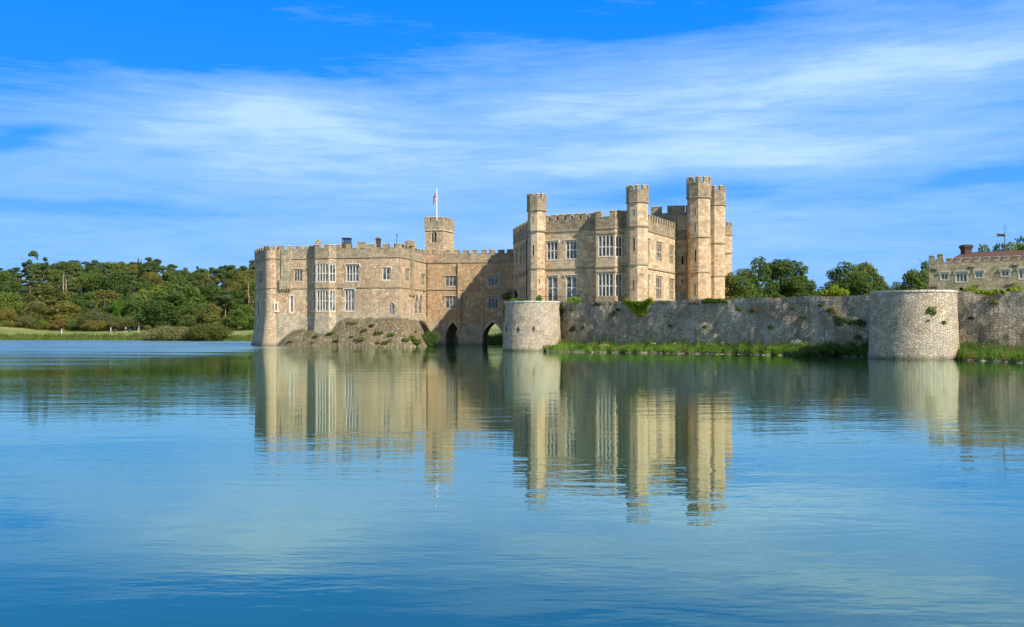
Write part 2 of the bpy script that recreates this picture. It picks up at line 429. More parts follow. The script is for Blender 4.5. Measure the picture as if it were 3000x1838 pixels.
stone('curtain_stone', [(0.488, 0.371, 0.236), (0.396, 0.297, 0.183), (0.552, 0.434, 0.289), (0.432, 0.322, 0.201), (0.340, 0.251, 0.155)], (.17, .135, .095), .44, .21, 'vor', stain=(.20, .16, .115), st=(.45, .62), sta=.75, pale=(.56, .50, .41), jw=.14, jmix=.65, bmp=1.2, speck=((.85, .80, .70), 2.4, .69), streak=.85)
stone('bastion_stone', [(0.470, 0.379, 0.260), (0.400, 0.312, 0.207), (0.540, 0.451, 0.326), (0.430, 0.336, 0.220), (0.360, 0.298, 0.211)], (.19, .155, .11), .36, .19, 'vor', stain=(.26, .22, .165), st=(.52, .72), sta=.55, pale=(.50, .44, .35), jw=.14, jmix=.6, bmp=1.1, speck=((.68, .63, .55), 2.0, .7), lowdirt=((.13, .11, .07), .5))
stone('gate_stone', [(0.468, 0.372, 0.218), (0.364, 0.279, 0.161), (0.533, 0.434, 0.276), (0.416, 0.322, 0.190)], (.16, .13, .085), .7, .27, stain=(.20, .17, .11), st=(.5, .7), sta=.5, jw=.12, jmix=.55, bmp=.9)
stone('brick', [(.10, .055, .04), (.08, .045, .03), (.13, .075, .055)], (.12, .09, .07), .25, .085, stain=(.09, .06, .045), sta=.6)
plain('trim', (.44, .35, .235), .85, .22, scale=1.5, spec=.2, bmp=.3)
plain('trim_pale', (.60, .53, .42), .8, .12, scale=2, spec=.2)
plain('trim_dark', (.26, .20, .125), .9, .3, scale=1.6, spec=.15, bmp=.4)
plain('coping', (.38, .31, .20), .9, .35, scale=1.3, spec=.2, bmp=.4)
plain('coping_pale', (.50, .45, .37), .85, .2, scale=2, spec=.2, bmp=.3)
plain('roof_lead', (.16, .16, .16), .6, .2)
plain('lead', (.10, .10, .10), .6, .1)
plain('dark', (.012, .011, .01), .9, .1)
plain('iron', (.03, .032, .034), .5, .2, metal=.6)
plain('white_paint', (.8, .8, .78), .5, .05)
plain('bark', (.13, .10, .07), .9, .35, scale=4)
plain('bark_pine', (.30, .17, .10), .9, .3, scale=2)
plain('bark_dead', (.30, .23, .175), .85, .25, scale=2)
plain('rock', (.19, .155, .11), .85, .4, scale=2.5, bmp=.6)
m, nt, b = newmat('glass')
g = nt.nodes.new('ShaderNodeNewGeometry')
n = noise(nt, g.outputs['Position'], .9, 1)
nt.links.new(ramp(nt, n.outputs[0], [(.40, (.03, .036, .042)), (.5, (.08, .088, .09)), (.6, (.18, .185, .175))]), b.inputs['Base Color'])
b.inputs['Roughness'].default_value = .12; b.inputs['Specular IOR Level'].default_value = .6
n = noise(nt, g.outputs['Position'], 3, 1); bump(nt, b, n.outputs[0], .15, .02)
m, nt, b = newmat('roof_tile')
uv = nt.nodes.new('ShaderNodeUVMap'); uv.uv_map = 'UV'
bt = nd(nt, 'ShaderNodeTexBrick', Color1=(.15, .06, .035, 1), Color2=(.085, .04, .026, 1), Mortar=(.06, .03, .02, 1), Scale=1.0)
bt.inputs['Brick Width'].default_value = .2; bt.inputs['Row Height'].default_value = .14; bt.inputs['Mortar Size'].default_value = .012
nt.links.new(uv.outputs[0], bt.inputs['Vector'])
g = nt.nodes.new('ShaderNodeNewGeometry'); n = noise(nt, g.outputs['Position'], 1.4, 5, .7)
c = mix(nt, ramp(nt, n.outputs[0], [(.45, 0), (.68, .8)]), bt.outputs[0], (.075, .06, .04))
nt.links.new(c, b.inputs['Base Color']); b.inputs['Roughness'].default_value = .85; bump(nt, b, bt.outputs[1], -.4, .04)

leafmat('leaf_dark', [(0.027, 0.053, 0.013), (0.049, 0.090, 0.019), (0.082, 0.131, 0.025), (0.120, 0.158, 0.032)])
leafmat('leaf_mid', [(0.049, 0.084, 0.016), (0.087, 0.139, 0.022), (0.131, 0.186, 0.032), (0.196, 0.223, 0.039)])
leafmat('leaf_olive', [(0.072, 0.082, 0.020), (0.127, 0.130, 0.028), (0.190, 0.170, 0.036), (0.235, 0.179, 0.049)])
leafmat('leaf_pine', [(0.032, 0.059, 0.023), (0.060, 0.100, 0.037), (0.098, 0.140, 0.049), (0.140, 0.169, 0.060)])
leafmat('leaf_willow', [(0.090, 0.097, 0.036), (0.145, 0.149, 0.057), (0.209, 0.203, 0.078), (0.254, 0.227, 0.100)])
leafmat('leaf_autumn', [(0.063, 0.105, 0.020), (0.114, 0.149, 0.030), (0.177, 0.178, 0.041), (0.202, 0.133, 0.041)])
leafmat('leaf_red', [(0.112, 0.093, 0.027), (0.189, 0.116, 0.041), (0.245, 0.116, 0.047), (0.178, 0.139, 0.041)])
leafmat('leaf_yellow', [(.07, .13, .01), (.17, .24, .012), (.30, .36, .02), (.42, .44, .03)], .5)
leafmat('leaf_blue', [(0.045, 0.074, 0.054), (0.074, 0.108, 0.081), (0.111, 0.149, 0.108), (0.134, 0.162, 0.121)])
leafmat('leaf_bright', [(0.034, 0.088, 0.010), (0.069, 0.163, 0.015), (0.124, 0.250, 0.022), (0.193, 0.325, 0.031)])
leafmat('reed', [(0.048, 0.075, 0.019), (0.096, 0.138, 0.027), (0.165, 0.200, 0.037), (0.330, 0.263, 0.100)], patch=.7)
leafmat('creeper', [(.035, .03, .012), (.07, .04, .02), (.05, .055, .018), (.09, .05, .025)])
leafmat('petal_yellow', [(.7, .5, .02), (.8, .6, .03)], .2)
leafmat('petal_purple', [(.28, .05, .26), (.4, .10, .36)], .2)
leafmat('petal_white', [(.5, .42, .34), (.62, .56, .48)], .2)
# ------------------------------------------------------------------ the gloriette (low old block on the left)
ZS, ZC, ZT, ZM = 16.9, 18.55, 19.3, 11.2      # string course, crenel, merlon top, middle string
gl = thing('castle_block', 'low old castle block on the left, standing in the water on a sloping rubble base', 'castle block', (-35, 185, 0))
G = [P(746.5, 186), P(783, 177.8), P(816, 177.2), P(907, 176.8), P(923.7, 174.9), P(963.4, 174.0), P(985, 174.6), P(1087.6, 173), P(1172, 172.4), P(1251.5, 188.6), (-17.2, 196.2), (-30, 208), (-48, 206), (-53.6, 197)]
gw = [Wall(G[i], G[(i + 1) % len(G)], 3.6, ZS + .1) for i in range(len(G))]
tp, td, gs = MAT['trim_pale'], MAT['trim'], MAT['glass']
# left return face
window(gw[0], gw[0].rect(S1, 113, 146, 775, 878), 2, [], gl, td, gs)
window(gw[0], gw[0].rect(S1, 97, 120, 1005, 1180), 1, [], gl, tp, gs, arch=True, hood=False, sur=.15)
# face beside the round buttress, then bay and long front
window(gw[2], gw[2].rect(S1, 426, 503, 758, 862), 3, [], gl, td, gs)
window(gw[2], gw[2].rect(S1, 390, 419, 980, 1132), 1, [], gl, tp, gs, arch=True, hood=False, sur=.2, label='tall round-headed lancet window in a pale surround')
window(gw[3], gw[3].rect(S1, 584, 612, 710, 863), 2, [.47], gl, tp, gs, hood=False)
window(gw[3], gw[3].rect(S1, 584, 612, 942, 1122), 2, [.49], gl, tp, gs, hood=False)
window(gw[4], gw[4].rect(S1, 626, 727, 706, 863), 4, [.47], gl, tp, gs, hood=False, mw=.13)
window(gw[4], gw[4].rect(S1, 626, 726, 940, 1123), 4, [.49], gl, tp, gs, hood=False, mw=.13)
window(gw[5], gw[5].rect(S1, 740, 797, 706, 863), 2, [.47], gl, tp, gs, hood=False)
window(gw[5], gw[5].rect(S1, 740, 795, 940, 1123), 2, [.49], gl, tp, gs, hood=False)
window(gw[6], gw[6].rect(S1, 887, 1000, 716, 862), 4, [.47], gl, tp, gs)
window(gw[6], gw[6].rect(S1, 875, 958, 933, 1124), 3, [.48], gl, tp, gs)
window(gw[7], gw[7].rect(S1, 1208, 1278, 744, 848), 2, [], gl, tp, gs)
window(gw[7], gw[7].rect(S1, 1266, 1315, 1050, 1156), 2, [], gl, td, gs, arch=True)
window(gw[8], gw[8].rect(S1, 1413, 1450, 755, 860), 2, [], gl, td, gs)
window(gw[8], gw[8].rect(S1, 1553, 1586, 800, 896), 2, [], gl, td, gs)
window(gw[8], gw[8].rect(S1, 1565, 1588, 930, 985), 2, [], gl, td, gs, hood=False)
window(gw[8], gw[8].rect(S1, 1498, 1525, 978, 1145), 1, [], gl, td, gs, arch=True)
window(gw[8], gw[8].rect(S1, 1533, 1560, 978, 1145), 1, [], gl, td, gs, arch=True)
window(gw[8], gw[8].rect(S1, 1433, 1450, 1012, 1168), 1, [], gl, tp, gs, arch=True, hood=False, sur=.1)
window(gw[8], gw[8].rect(S1, 1463, 1483, 1092, 1176), 1, [], gl, tp, gs, hood=False, sur=.1)
window(gw[8], gw[8].rect(S1, 1569, 1580, 1088, 1116), 1, [], gl, td, gs, hood=False)
mb = MB(); uo = 0
for w in gw: w.build(mb, uvo=uo); uo += w.L
mb.build('wall', MAT['rubble_warm'], gl)
# parapet: solid head from the string to the crenels, then merlons
mb = MB()
band(mb, G, True, .05, -.5, ZS + .1, ZC - .05)
battlement(mb, G, True, ZC - .05, ZT, 1.85, .98, segs=[0, 2, 3, 4, 5, 6, 7, 8, 9, 10, 11, 12, 13], jit=.1)
mb.build('parapet', [MAT['rubble_weathered'], MAT['coping']], gl)
mb = MB(); mb.face([(p[0], p[1], 17.6) for p in offset(G, -.3)]); mb.build('roof', MAT['roof_lead'], gl)
def course(parent, mat, *bands):
    for (pts, cl, eo, z0, z1, sl_) in bands:
        mb = MB(); band(mb, pts, cl, eo, -.03, z0, z1, slope=sl_); mb.build('string_course', MAT[mat], parent)
course(gl, 'trim_dark', (G, True, .16, ZS - .18, ZS + .1, .08), (G, True, .14, ZM - .15, ZM + .08, .07))
# round corner buttress with its battered foot
bx, by = P(797, 178.3)
def ring(cx, cy, R, n=28, a0=0, sq=1): return [(cx + R * math.cos(a0 + 2 * math.pi * k / n), cy + R * math.sin(a0 + 2 * math.pi * k / n)) for k in range(n)]
def cyl(mb, cx, cy, prof, n=36, cap=True, a0=0):
    for k in range(len(prof) - 1):
        (R0, z0), (R1, z1) = prof[k], prof[k + 1]
        A, B = ring(cx, cy, R0, n, a0), ring(cx, cy, R1, n, a0); RR = max(R0, R1)
        for q in range(n):
            j = (q + 1) % n; u0, u1 = 2 * math.pi * q / n * RR, 2 * math.pi * (q + 1) / n * RR
            mb.face([(*A[q], z0), (*A[j], z0), (*B[j], z1), (*B[q], z1)], uv=[(u0, z0), (u1, z0), (u1, z1 if z1 != z0 else z0 + abs(R1 - R0)), (u0, z1 if z1 != z0 else z0 + abs(R1 - R0))])
    if cap:
        R, z = prof[-1]; mb.face([(*p, z) for p in ring(cx, cy, R, n, a0)])
mb = MB(); cyl(mb, bx, by, [(2.35, -1), (2.05, 1.0), (1.7, 3.5), (1.45, 5.6), (1.4, 6.5), (1.4, 18.55)]); bt_ = mb.build('round_buttress', MAT['rubble_warm'], gl)
for z_ in (ZS, ZM):
    mb = MB(); cyl(mb, bx, by, [(1.4, z_ - .15), (1.54, z_ - .12), (1.54, z_ + .06), (1.4, z_ + .12)], cap=False); mb.build('string_course', MAT['trim_dark'], bt_)
mb = MB()
for k in range(7):
    a = math.radians(170 + k * 36); c, s = math.cos(a), math.sin(a); t = (-s, c)
    q = lambda r_, h: (bx + c * r_ + t[0] * h, by + s * r_ + t[1] * h)
    mb.prism([q(1.5, -.36), q(1.5, .36), q(1.02, .3), q(1.02, -.3)], 18.56, 19.25)
mb.build('merlon_ring', MAT['rubble_weathered'], bt_).location = (0, 0, 0)
# small loop with white patch on the round buttress
wb = Wall((bx - .2, by - 1.42), (bx + 1.05, by - 1.16), 0, 1)
def patch(w, r, parent, fm, name='window'):
    u0, u1, a, b = r
    mb = MB()
    for (x0, x1, z0, z1) in ((u0 - .22, u0, a - .25, b + .25), (u1, u1 + .22, a - .25, b + .25), (u0, u1, a - .25, a), (u0, u1, b, b + .25)):
        mb.prism([w.pt(x0, 0, .16)[:2], w.pt(x1, 0, .16)[:2], w.pt(x1, 0, -.3)[:2], w.pt(x0, 0, -.3)[:2]], z0, z1)
    o = mb.build(name, fm, parent)
    g = MB(); g.face([w.pt(u0, a, .05), w.pt(u1, a, .05), w.pt(u1, b, .05), w.pt(u0, b, .05)])
    p = bpy.data.objects.new('pane', g.mesh('pane', MAT['glass'])); COL.objects.link(p); p.parent = o
patch(wb, wb.rect(S1, 262, 276, 1055, 1120), gl, tp)
# corbelled box (garderobe) on the left face
w = gw[2]; u0 = w.px(S1(302, 0))[0]; u1 = w.px(S1(404, 0))[0]
mb = MB()
mb.prism([w.pt(u0, 0, .45)[:2], w.pt(u1, 0, .45)[:2], w.pt(u1, 0, -.1)[:2], w.pt(u0, 0, -.1)[:2]], 11.0, 12.9)
mb.prism([w.pt(u0 + .3, 0, .22)[:2], w.pt(u1, 0, .22)[:2], w.pt(u1, 0, -.1)[:2], w.pt(u0 + .3, 0, -.1)[:2]], 12.9, 18.5)
k = 5
for q in range(k):
    x = u0 + .12 + (u1 - u0 - .4) * q / (k - 1)
    mb.prism([w.pt(x, 0, .4)[:2], w.pt(x + .18, 0, .4)[:2], w.pt(x + .18, 0, -.1)[:2], w.pt(x, 0, -.1)[:2]], 10.65, 11.0)
mb.build('corbelled_box', MAT['rubble_weathered'], gl)
# flat buttress with tall stack on the right return face
w = gw[8]; u0 = w.px(S1(1452, 0))[0]; u1 = w.px(S1(1470, 0))[0]
mb = MB()
mb.prism([w.pt(u0, 0, .45)[:2], w.pt(u1, 0, .45)[:2], w.pt(u1, 0, -.6)[:2], w.pt(u0, 0, -.6)[:2]], 10.1, 20.1)
mb.prism([w.pt(u0 - .35, 0, .55)[:2], w.pt(u1 + .5, 0, .55)[:2], w.pt(u1 + .5, 0, -.9)[:2], w.pt(u0 - .35, 0, -.9)[:2]], 19.3, 20.35)
for q in range(5):
    x = u0 - .4 + q * .7
    mb.prism([w.pt(x, 0, .4)[:2], w.pt(x + .3, 0, .4)[:2], w.pt(x + .3, 0, -.1)[:2], w.pt(x, 0, -.1)[:2]], 9.75, 10.1)
mb.build('buttress', MAT['rubble_weathered'], gl)
# tall stone stack over the bay, chimneys, mast
def pxbox(mb, S, x0, x1, y0, y1, d, dep, zmin=None, mi=0):
    a, b = S(x0, y0), S(x1, y1)
    X0, X1 = P(a[0], d)[0], P(b[0], d)[0]
    z1 = Zat(a[1], d); z0 = Zat(b[1], d) if zmin is None else zmin
    mb.box(X0, X1, d, d + dep, z0, z1, mi)
    return X0, X1, z0, z1
mb = MB(); X0, X1, z0, z1 = pxbox(mb, S1, 612, 657, 512, 580, 175.6, 1.2); mb.box(X0 + .15, X1 - .15, 175.75, 176.65, z1, z1 + .5)
mb.build('chimney', MAT['rubble_weathered'], gl)
mb = MB(); X0, X1, z0, z1 = pxbox(mb, S1, 843, 925, 525, 600, 182, 2.2)
mb.prism([(X0, 182), (X1, 182), (X1, 184.2), (X0, 184.2)], z1, z1 + .25, top=[(X0 + .25, 182.3), (X1 - .1, 182.3), (X1 - .1, 183.9), (X0 + .25, 183.9)])
ch = mb.build('chimney', MAT['brick'], gl)
mb = MB(); a0, a1 = X0 + .2, X1 - .1
for q in range(5):
    x = a0 + (a1 - a0 - .16) * q / 4
    for yy in (182.2, 183.7): mb.box(x, x + .16, yy, yy + .16, z1 + .25, z1 + .95)
mb.box(a0 - .1, a1 + .1, 182.1, 184, z1 + .95, z1 + 1.15)
mb.build('louvre', MAT['iron'], ch).location = (0, 0, 0)
mb = MB(); X0, X1, z0, z1 = pxbox(mb, S1, 1150, 1184, 490, 590, 184, 1.8); mb.box(X0 - .12, X1 + .12, 183.88, 185.92, z1, z1 + .22); mb.box(X0 + .1, X1 - .1, 184.1, 185.7, z1 + .22, z1 + .42)
mb.build('chimney', MAT['brick'], gl)
mb = MB(); X0, X1, z0, z1 = pxbox(mb, S1, 990, 1050, 520, 590, 179, 1.4); mb.box(X0 - .1, X1 + .1, 178.9, 180.5, z1, z1 + .2)
mb.build('chimney', MAT['rubble_weathered'], gl)
x, y = P(S1(1337, 0)[0], 178); zt = Zat(S1(0, 445)[1], 178)
mb = MB(); mb.tube((x, y, 17.6), (x, y, zt), .07, .05); mb.tube((x - .25, y, zt - .25), (x + .22, y, zt - .1), .035); mb.tube((x - .15, y, zt + .05), (x + .2, y, zt + .02), .05, .02)
tag(mb.build('mast', MAT['iron']), 'thin dark mast with a small crosspiece rising above the battlements of the low old block', 'mast')
# battered skirt and rubble glacis
Gb = [P(731, 190), P(776, 180.4)]
sk = MB()
top = offset(G, .02); bot = offset(G, .95)
uo = 0
for i in range(len(G)):
    j = (i + 1) % len(G)
    a, b_, c, d_ = bot[i], bot[j], top[j], top[i]
    L = math.dist(G[i], G[j]); mid = lerp(a, b_, .5)
    pa, pb = lerp(a, d_, .72), lerp(b_, c, .72)
    sk.face([(*a, -1), (*b_, -1), (*pb, 2.6), (*pa, 2.6)], uv=[(uo, -1), (uo + L, -1), (uo + L, 2.6), (uo, 2.6)])
    sk.face([(*pa, 2.6), (*pb, 2.6), (*c, 6.0), (*d_, 6.0)], uv=[(uo, 2.6), (uo + L, 2.6), (uo + L, 6), (uo, 6)])
    uo += L
sk.build('battered_base', MAT['batter_grey'], gl)
# glacis: swollen rubble bank, highest along the long front, dying out to the left
gp = [(P(808, 178.6), .5, 1.0), (P(832, 177.6), 2.3, 2.3), (P(855, 177), 3.1, 2.9), (P(900, 175.8), 3.2, 3.1), (P(918, 175.0), 3.1, 3.0), (P(935, 173.9), 2.3, 2.6), (P(965, 173.6), 2.5, 2.6), (P(985, 174.2), 4.4, 3.2), (P(1010, 174.0), 5.3, 3.4), (P(1087, 172.8), 5.4, 3.5), (P(1140, 172.4), 5.4, 3.6), (P(1172, 172.1), 5.4, 3.8), (P(1184, 174.5), 5.4, 3.8), (P(1205, 179), 5.3, 3.6), (P(1230, 184), 5.2, 3.2), (P(1250, 188.2), 5.1, 2.4)]
nz = np.random.RandomState(5)
pts = [p[0] for p in gp]
N = 150; cum = [0]
for i in range(len(pts) - 1): cum.append(cum[-1] + math.dist(pts[i], pts[i + 1]))
offs = offset(pts, 1.0, False)
rows = []; M = 18
def hsh(i, j): return math.sin(i * 12.9898 + j * 78.233) * 43758.5453 % 1.0
for k in range(N + 1):
    s_ = cum[-1] * k / N; i = max(q for q in range(len(cum) - 1) if cum[q] <= s_ + 1e-9); t = (s_ - cum[i]) / (cum[i + 1] - cum[i])
    p = lerp(pts[i], pts[i + 1], t); o = lerp(offs[i], offs[i + 1], t)
    h = gp[i][1] * (1 - t) + gp[i + 1][1] * t; e = gp[i][2] * (1 - t) + gp[i + 1][2] * t
    h += .1 * math.sin(s_ * 1.3) + .08 * math.sin(s_ * 3.1)
    dx, dy = o[0] - p[0], o[1] - p[1]; Ld = math.hypot(dx, dy); dx /= Ld; dy /= Ld
    r_ = []
    for q in range(M + 1):
        f = q / M; z = -0.6 + (h + .6) * (1 - f); ex = e * (f ** .93) + (hsh(k, q) - .5) * .12 * (1 if 0 < q else 0)
        r_.append((p[0] + dx * ex, p[1] + dy * ex, z + (hsh(q, k) - .5) * .1))
    rows.append(r_)
mb = MB()
for k in range(N):
    for q in range(M):
        mb.face([rows[k][q + 1], rows[k + 1][q + 1], rows[k + 1][q], rows[k][q]], uv=[(k * .35, q * .35), ((k + 1) * .35, q * .35), ((k + 1) * .35, (q + 1) * .35), (k * .35, (q + 1) * .35)][::-1])
    mb.face([rows[k][0], rows[k + 1][0], (*lerp(pts[min(len(pts) - 1, 9)], pts[9], 0), 2.0)]) if False else None
glacis = mb.build('rubble_slope', MAT['glacis_rubble'], gl)
GLROWS = rows
# ------------------------------------------------------------------ clock tower and link block
lk = thing('castle_link', 'two-storey stone link block over two pointed water arches, joining the two castle blocks', 'castle wing', (-8, 190, 0))
LA, LB = (-17.25, 187.9), (.35, 185.6)
Lp = [LA, LB, (1.2, 195.5), (-16.4, 197.7)]
lw = [Wall(Lp[i], Lp[(i + 1) % 4], -1.2 if i in (0, 2) else -1.2, ZS + .1) for i in range(4)]
w = lw[0]
for (x0, x1, y0, y1) in ((466, 564, 818, 905), (845, 938, 812, 900), (468, 562, 997, 1102), (846, 938, 997, 1103)):
    window(w, w.rect(S2, x0, x1, y0, y1), 3, [], lk, td, gs)
A1 = w.rect(S2, 474, 592, 1222, 1400); A2 = w.rect(S2, 800, 976, 1222, 1400)
SK = (.1, -.65)
w.holes.append((A1[0], A1[1], -1.2, A1[3], True, 9.9, SK[0], 3.0)); w.holes.append((A2[0], A2[1], -1.2, A2[3], True, 9.9, SK[1], 3.4))
wb2 = lw[2]
def on_back(q):
    return (q[0] - wb2.a[0]) * wb2.t[0] + (q[1] - wb2.a[1]) * wb2.t[1]
for A, s_ in ((A1, SK[0]), (A2, SK[1])):
    ua, ub = on_back(w.pt(A[0] + s_, 0, -9.9)), on_back(w.pt(A[1] + s_, 0, -9.9))
    wb2.holes.append((min(ua, ub) - .1, max(ua, ub) + .1, -1.2, A[3] + .1, True, .02, 0, 3.0 if s_ > 0 else 3.4))
mb = MB(); uo = 0
for w_ in lw: w_.build(mb, uvo=uo); uo += w_.L + 1
mb.build('wall', MAT['rubble_orange'], lk)
for A, rs in ((A1, 3.0), (A2, 3.4)):
    mb = MB(); cv = arc(A[0], A[1], A[3] - rs, A[3], 8); cvo = arc(A[0] - .45, A[1] + .45, A[3] - rs, A[3] + .5, 8)
    for q in range(len(cv) - 1): mb.face([w.pt(*cv[q], .04), w.pt(*cvo[q], .04), w.pt(*cvo[q + 1], .04), w.pt(*cv[q + 1], .04)])
    mb.build('arch_ring', MAT['trim'], lk)
mb = MB(); band(mb, Lp, True, .04, -.5, ZS + .1, ZC); battlement(mb, Lp, True, ZC, ZT + .1, 1.85, 1.15, segs=[0, 2], jit=.12)
mb.build('parapet', [MAT['rubble_weathered'], MAT['coping']], lk)
mb = MB(); mb.face([(p[0], p[1], 17.6) for p in offset(Lp, -.3)]); mb.build('roof', MAT['roof_lead'], lk)
course(lk, 'trim_dark', ([LA, LB], False, .16, ZS - .15, ZS + .1, .08), ([LA, LB], False, .16, 11.25, 11.5, .08))
for (x0, x1, e) in ((580, 606, .38), (797, 806, .12)):
    u0 = w.px(S2(x0, 0))[0]; u1 = w.px(S2(x1, 0))[0]; mb = MB()
    mb.prism([w.pt(u0, 0, e)[:2], w.pt(u1, 0, e)[:2], w.pt(u1, 0, -.05)[:2], w.pt(u0, 0, -.05)[:2]], -.5, ZS - .3)
    mb.build('pilaster', MAT['rubble_orange'], lk)
# pier foot swelling between the arches and beside the left arch
for (u0, u1, h, e) in ((A1[1] + .03, A2[0] - .03, 4.2, 1.0), (.02, A1[0] - .03, 4.6, .9)):
    mb = MB(); mb.prism([w.pt(u0, 0, e)[:2], w.pt(u1, 0, e)[:2], w.pt(u1, 0, -.02)[:2], w.pt(u0, 0, -.02)[:2]], -1, h, top=[w.pt(u0, 0, .02)[:2], w.pt(u1, 0, .02)[:2], w.pt(u1, 0, -.02)[:2], w.pt(u0, 0, -.02)[:2]])
    mb.build('pier_foot', MAT['batter_grey'], lk)
# clock tower
ct = thing('stone_tower', 'small square stone tower with battlements and the flagpole, behind the link block', 'tower', (-14, 190, 17))
tA = (-17.2, 187.86); tB = (P(1297, 187.4)); tC = P(1329, 192.2); tD = (tA[0] + 1.6, tA[1] + 5.2)
tA = (P(1245.5, 187.9)); tD = (tA[0] + 1.6, tA[1] + 5.0)
Tp = [tA, tB, tC, tD]
tw = [Wall(Tp[i], Tp[(i + 1) % 4], 17.0, 23.6) for i in range(4)]
window(tw[0], tw[0].rect(S2, 342, 390, 416, 520), 2, [], ct, td, MAT['dark'], arch=True, lead=False)
r = tw[1].rect(S2, 464, 476, 448, 472); slit(tw[1], (r[0] + r[1]) / 2, r[2], r[3], .3, ct, td, arch=True)
mb = MB(); [w_.build(mb, uvo=i * 5) for i, w_ in enumerate(tw)]; mb.build('wall', MAT['rubble_warm'], ct)
mb = MB(); band(mb, Tp, True, .12, -.45, 23.6, 25.2); battlement(mb, Tp, True, 25.2, 26.2, 1.75, 1.0, eo=.12, jit=.1)
mb.build('parapet', [MAT['rubble_weathered'], MAT['coping']], ct)
mb = MB(); mb.face([(*p, 24.2) for p in offset(Tp, -.2)]); mb.build('roof', MAT['roof_lead'], ct)
mb = MB(); band(mb, Tp, True, .2, -.02, 23.35, 23.6, slope=.08); mb.build('string_course', MAT['coping'], ct)
# small shield of tower face below the parapet line of the link
tf = Wall(P(1252.5, 187.85), P(1297, 187.3), ZS + .1, 19.6)
for i_ in (0, 1): pass
mb = MB(); r = tf.rect(S2, 346, 361, 584, 614); tf.holes.append(r + (None, .4)); tf.a = tf.pt(0, 0, .07)[:2]; tf.build(mb)
mb.face([tf.pt(r[0], r[2], -.38), tf.pt(r[1], r[2], -.38), tf.pt(r[1], r[3], -.38), tf.pt(r[0], r[3], -.38)], mi=1)
mb.build('tower_foot', [MAT['rubble_warm'], MAT['dark']], ct)
# flagpole and limp flag
fx, fy = P(1279.5, 189.2)
mb = MB(); zt = Zat(553.5, 189.2); mb.tube((fx, fy, 24.2), (fx, fy, zt), .10, .06); mb.tube((fx, fy, zt), (fx, fy, zt + .18), .12, .02)
tag(mb.build('flagpole', MAT['white_paint']), 'tall white flagpole standing on the small square tower', 'flagpole')
m_, nt_, b_ = newmat('flag_cloth')
uvn = nt_.nodes.new('ShaderNodeUVMap'); uvn.uv_map = 'UV'
spx = nt_.nodes.new('ShaderNodeSeparateXYZ'); nt_.links.new(uvn.outputs[0], spx.inputs[0])
ax = math_(nt_, 'ABSOLUTE', math_(nt_, 'SUBTRACT', spx.outputs[0], .5)); ay = math_(nt_, 'ABSOLUTE', math_(nt_, 'SUBTRACT', spx.outputs[1], .5))
dg = math_(nt_, 'ABSOLUTE', math_(nt_, 'SUBTRACT', ax, ay)); mn = math_(nt_, 'MINIMUM', math_(nt_, 'MULTIPLY', ax, 1.6), ay)
c = mix(nt_, math_(nt_, 'LESS_THAN', dg, .09), (.01, .03, .18), (.75, .75, .75)); c = mix(nt_, math_(nt_, 'LESS_THAN', dg, .035), c, (.55, .02, .03))
c = mix(nt_, math_(nt_, 'LESS_THAN', mn, .17), c, (.75, .75, .75)); c = mix(nt_, math_(nt_, 'LESS_THAN', mn, .1), c, (.55, .02, .03))
nt_.links.new(c, b_.inputs['Base Color']); b_.inputs['Roughness'].default_value = .8
mb = MB(); nu, nv = 22, 14; H0, H1 = zt - .7, zt - 2.6
def fl(u, v):
    drop = .75 * u + .85 * u * u * .6; wd = .62
    return (fx - .14 - wd * u + .05 * math.sin(u * 14), fy - .05 + .2 * math.sin(u * 17 + v * 2) * u ** .4 + .08 * math.sin(u * 31), H0 + (H1 - H0) * (1 - v) * .9 - drop)
for i in range(nu):
    for j in range(nv):
        q = [(i / nu, j / nv), ((i + 1) / nu, j / nv), ((i + 1) / nu, (j + 1) / nv), (i / nu, (j + 1) / nv)]
        mb.face([fl(*p) for p in q], uv=q)
tag(mb.build('flag', m_, smooth=True), 'red, white and blue flag hanging limp from the top of the white flagpole', 'flag')
# ------------------------------------------------------------------ the tall new castle
NS, NM, NC_, NT = 20.6, 14.0, 22.3, 23.5
nc = thing('castle_block', 'tall castle block on the right with octagonal corner turrets and stone mullioned windows', 'castle block', (20, 175, 7))
C0, C1, C2, C3 = (.27, 185.6), (4.3, 164.3), (21.3, 156.5), (31.75, 177.0)
C4, C5, C6, C7 = (35.5, 176.8), (41.2, 187.5), (49.0, 212.5), (10, 198)
Np = [C0, C1, C2, C3, C4, C5, C6, C7]
nw = [Wall(Np[i], Np[(i + 1) % 8], 6.0, NS + .1) for i in range(8)]
fw_ = nw[1]
# bay on the front wall
ub0 = fw_.px((1741, 0))[0]; ub1 = fw_.px((1829, 0))[0]
bp = []
for pxc, e in ((1746.5, 1.55), (1802, 1.55)):
    tmp = Wall(fw_.pt(0, 0, e)[:2], fw_.pt(fw_.L, 0, e)[:2], 0, 1); bp.append(tmp.pt(tmp.px((pxc, 0))[0], 0)[:2])
B0, B3 = fw_.pt(ub0, 0)[:2], fw_.pt(ub1, 0)[:2]
front = [C1, B0, bp[0], bp[1], B3, C2]
f1 = Wall(C1, B0, 6.0, NS + .1); f2 = Wall(B0, bp[0], 6, NS + .1); f3 = Wall(bp[0], bp[1], 6, NS + .1); f4 = Wall(bp[1], B3, 6, NS + .1); f5 = Wall(B3, C2, 6, NS + .1)
for (x0, x1, y0, y1, n_, t_) in ((427, 543, 733, 920, 3, [.5]), (623, 742, 724, 910, 3, [.5]), (432, 540, 1092, 1348, 2, [.54]), (626, 740, 1088, 1345, 2, [.54])):
    window(f1, f1.rect(S3, x0, x1, y0, y1), n_, t_, nc, tp, gs)
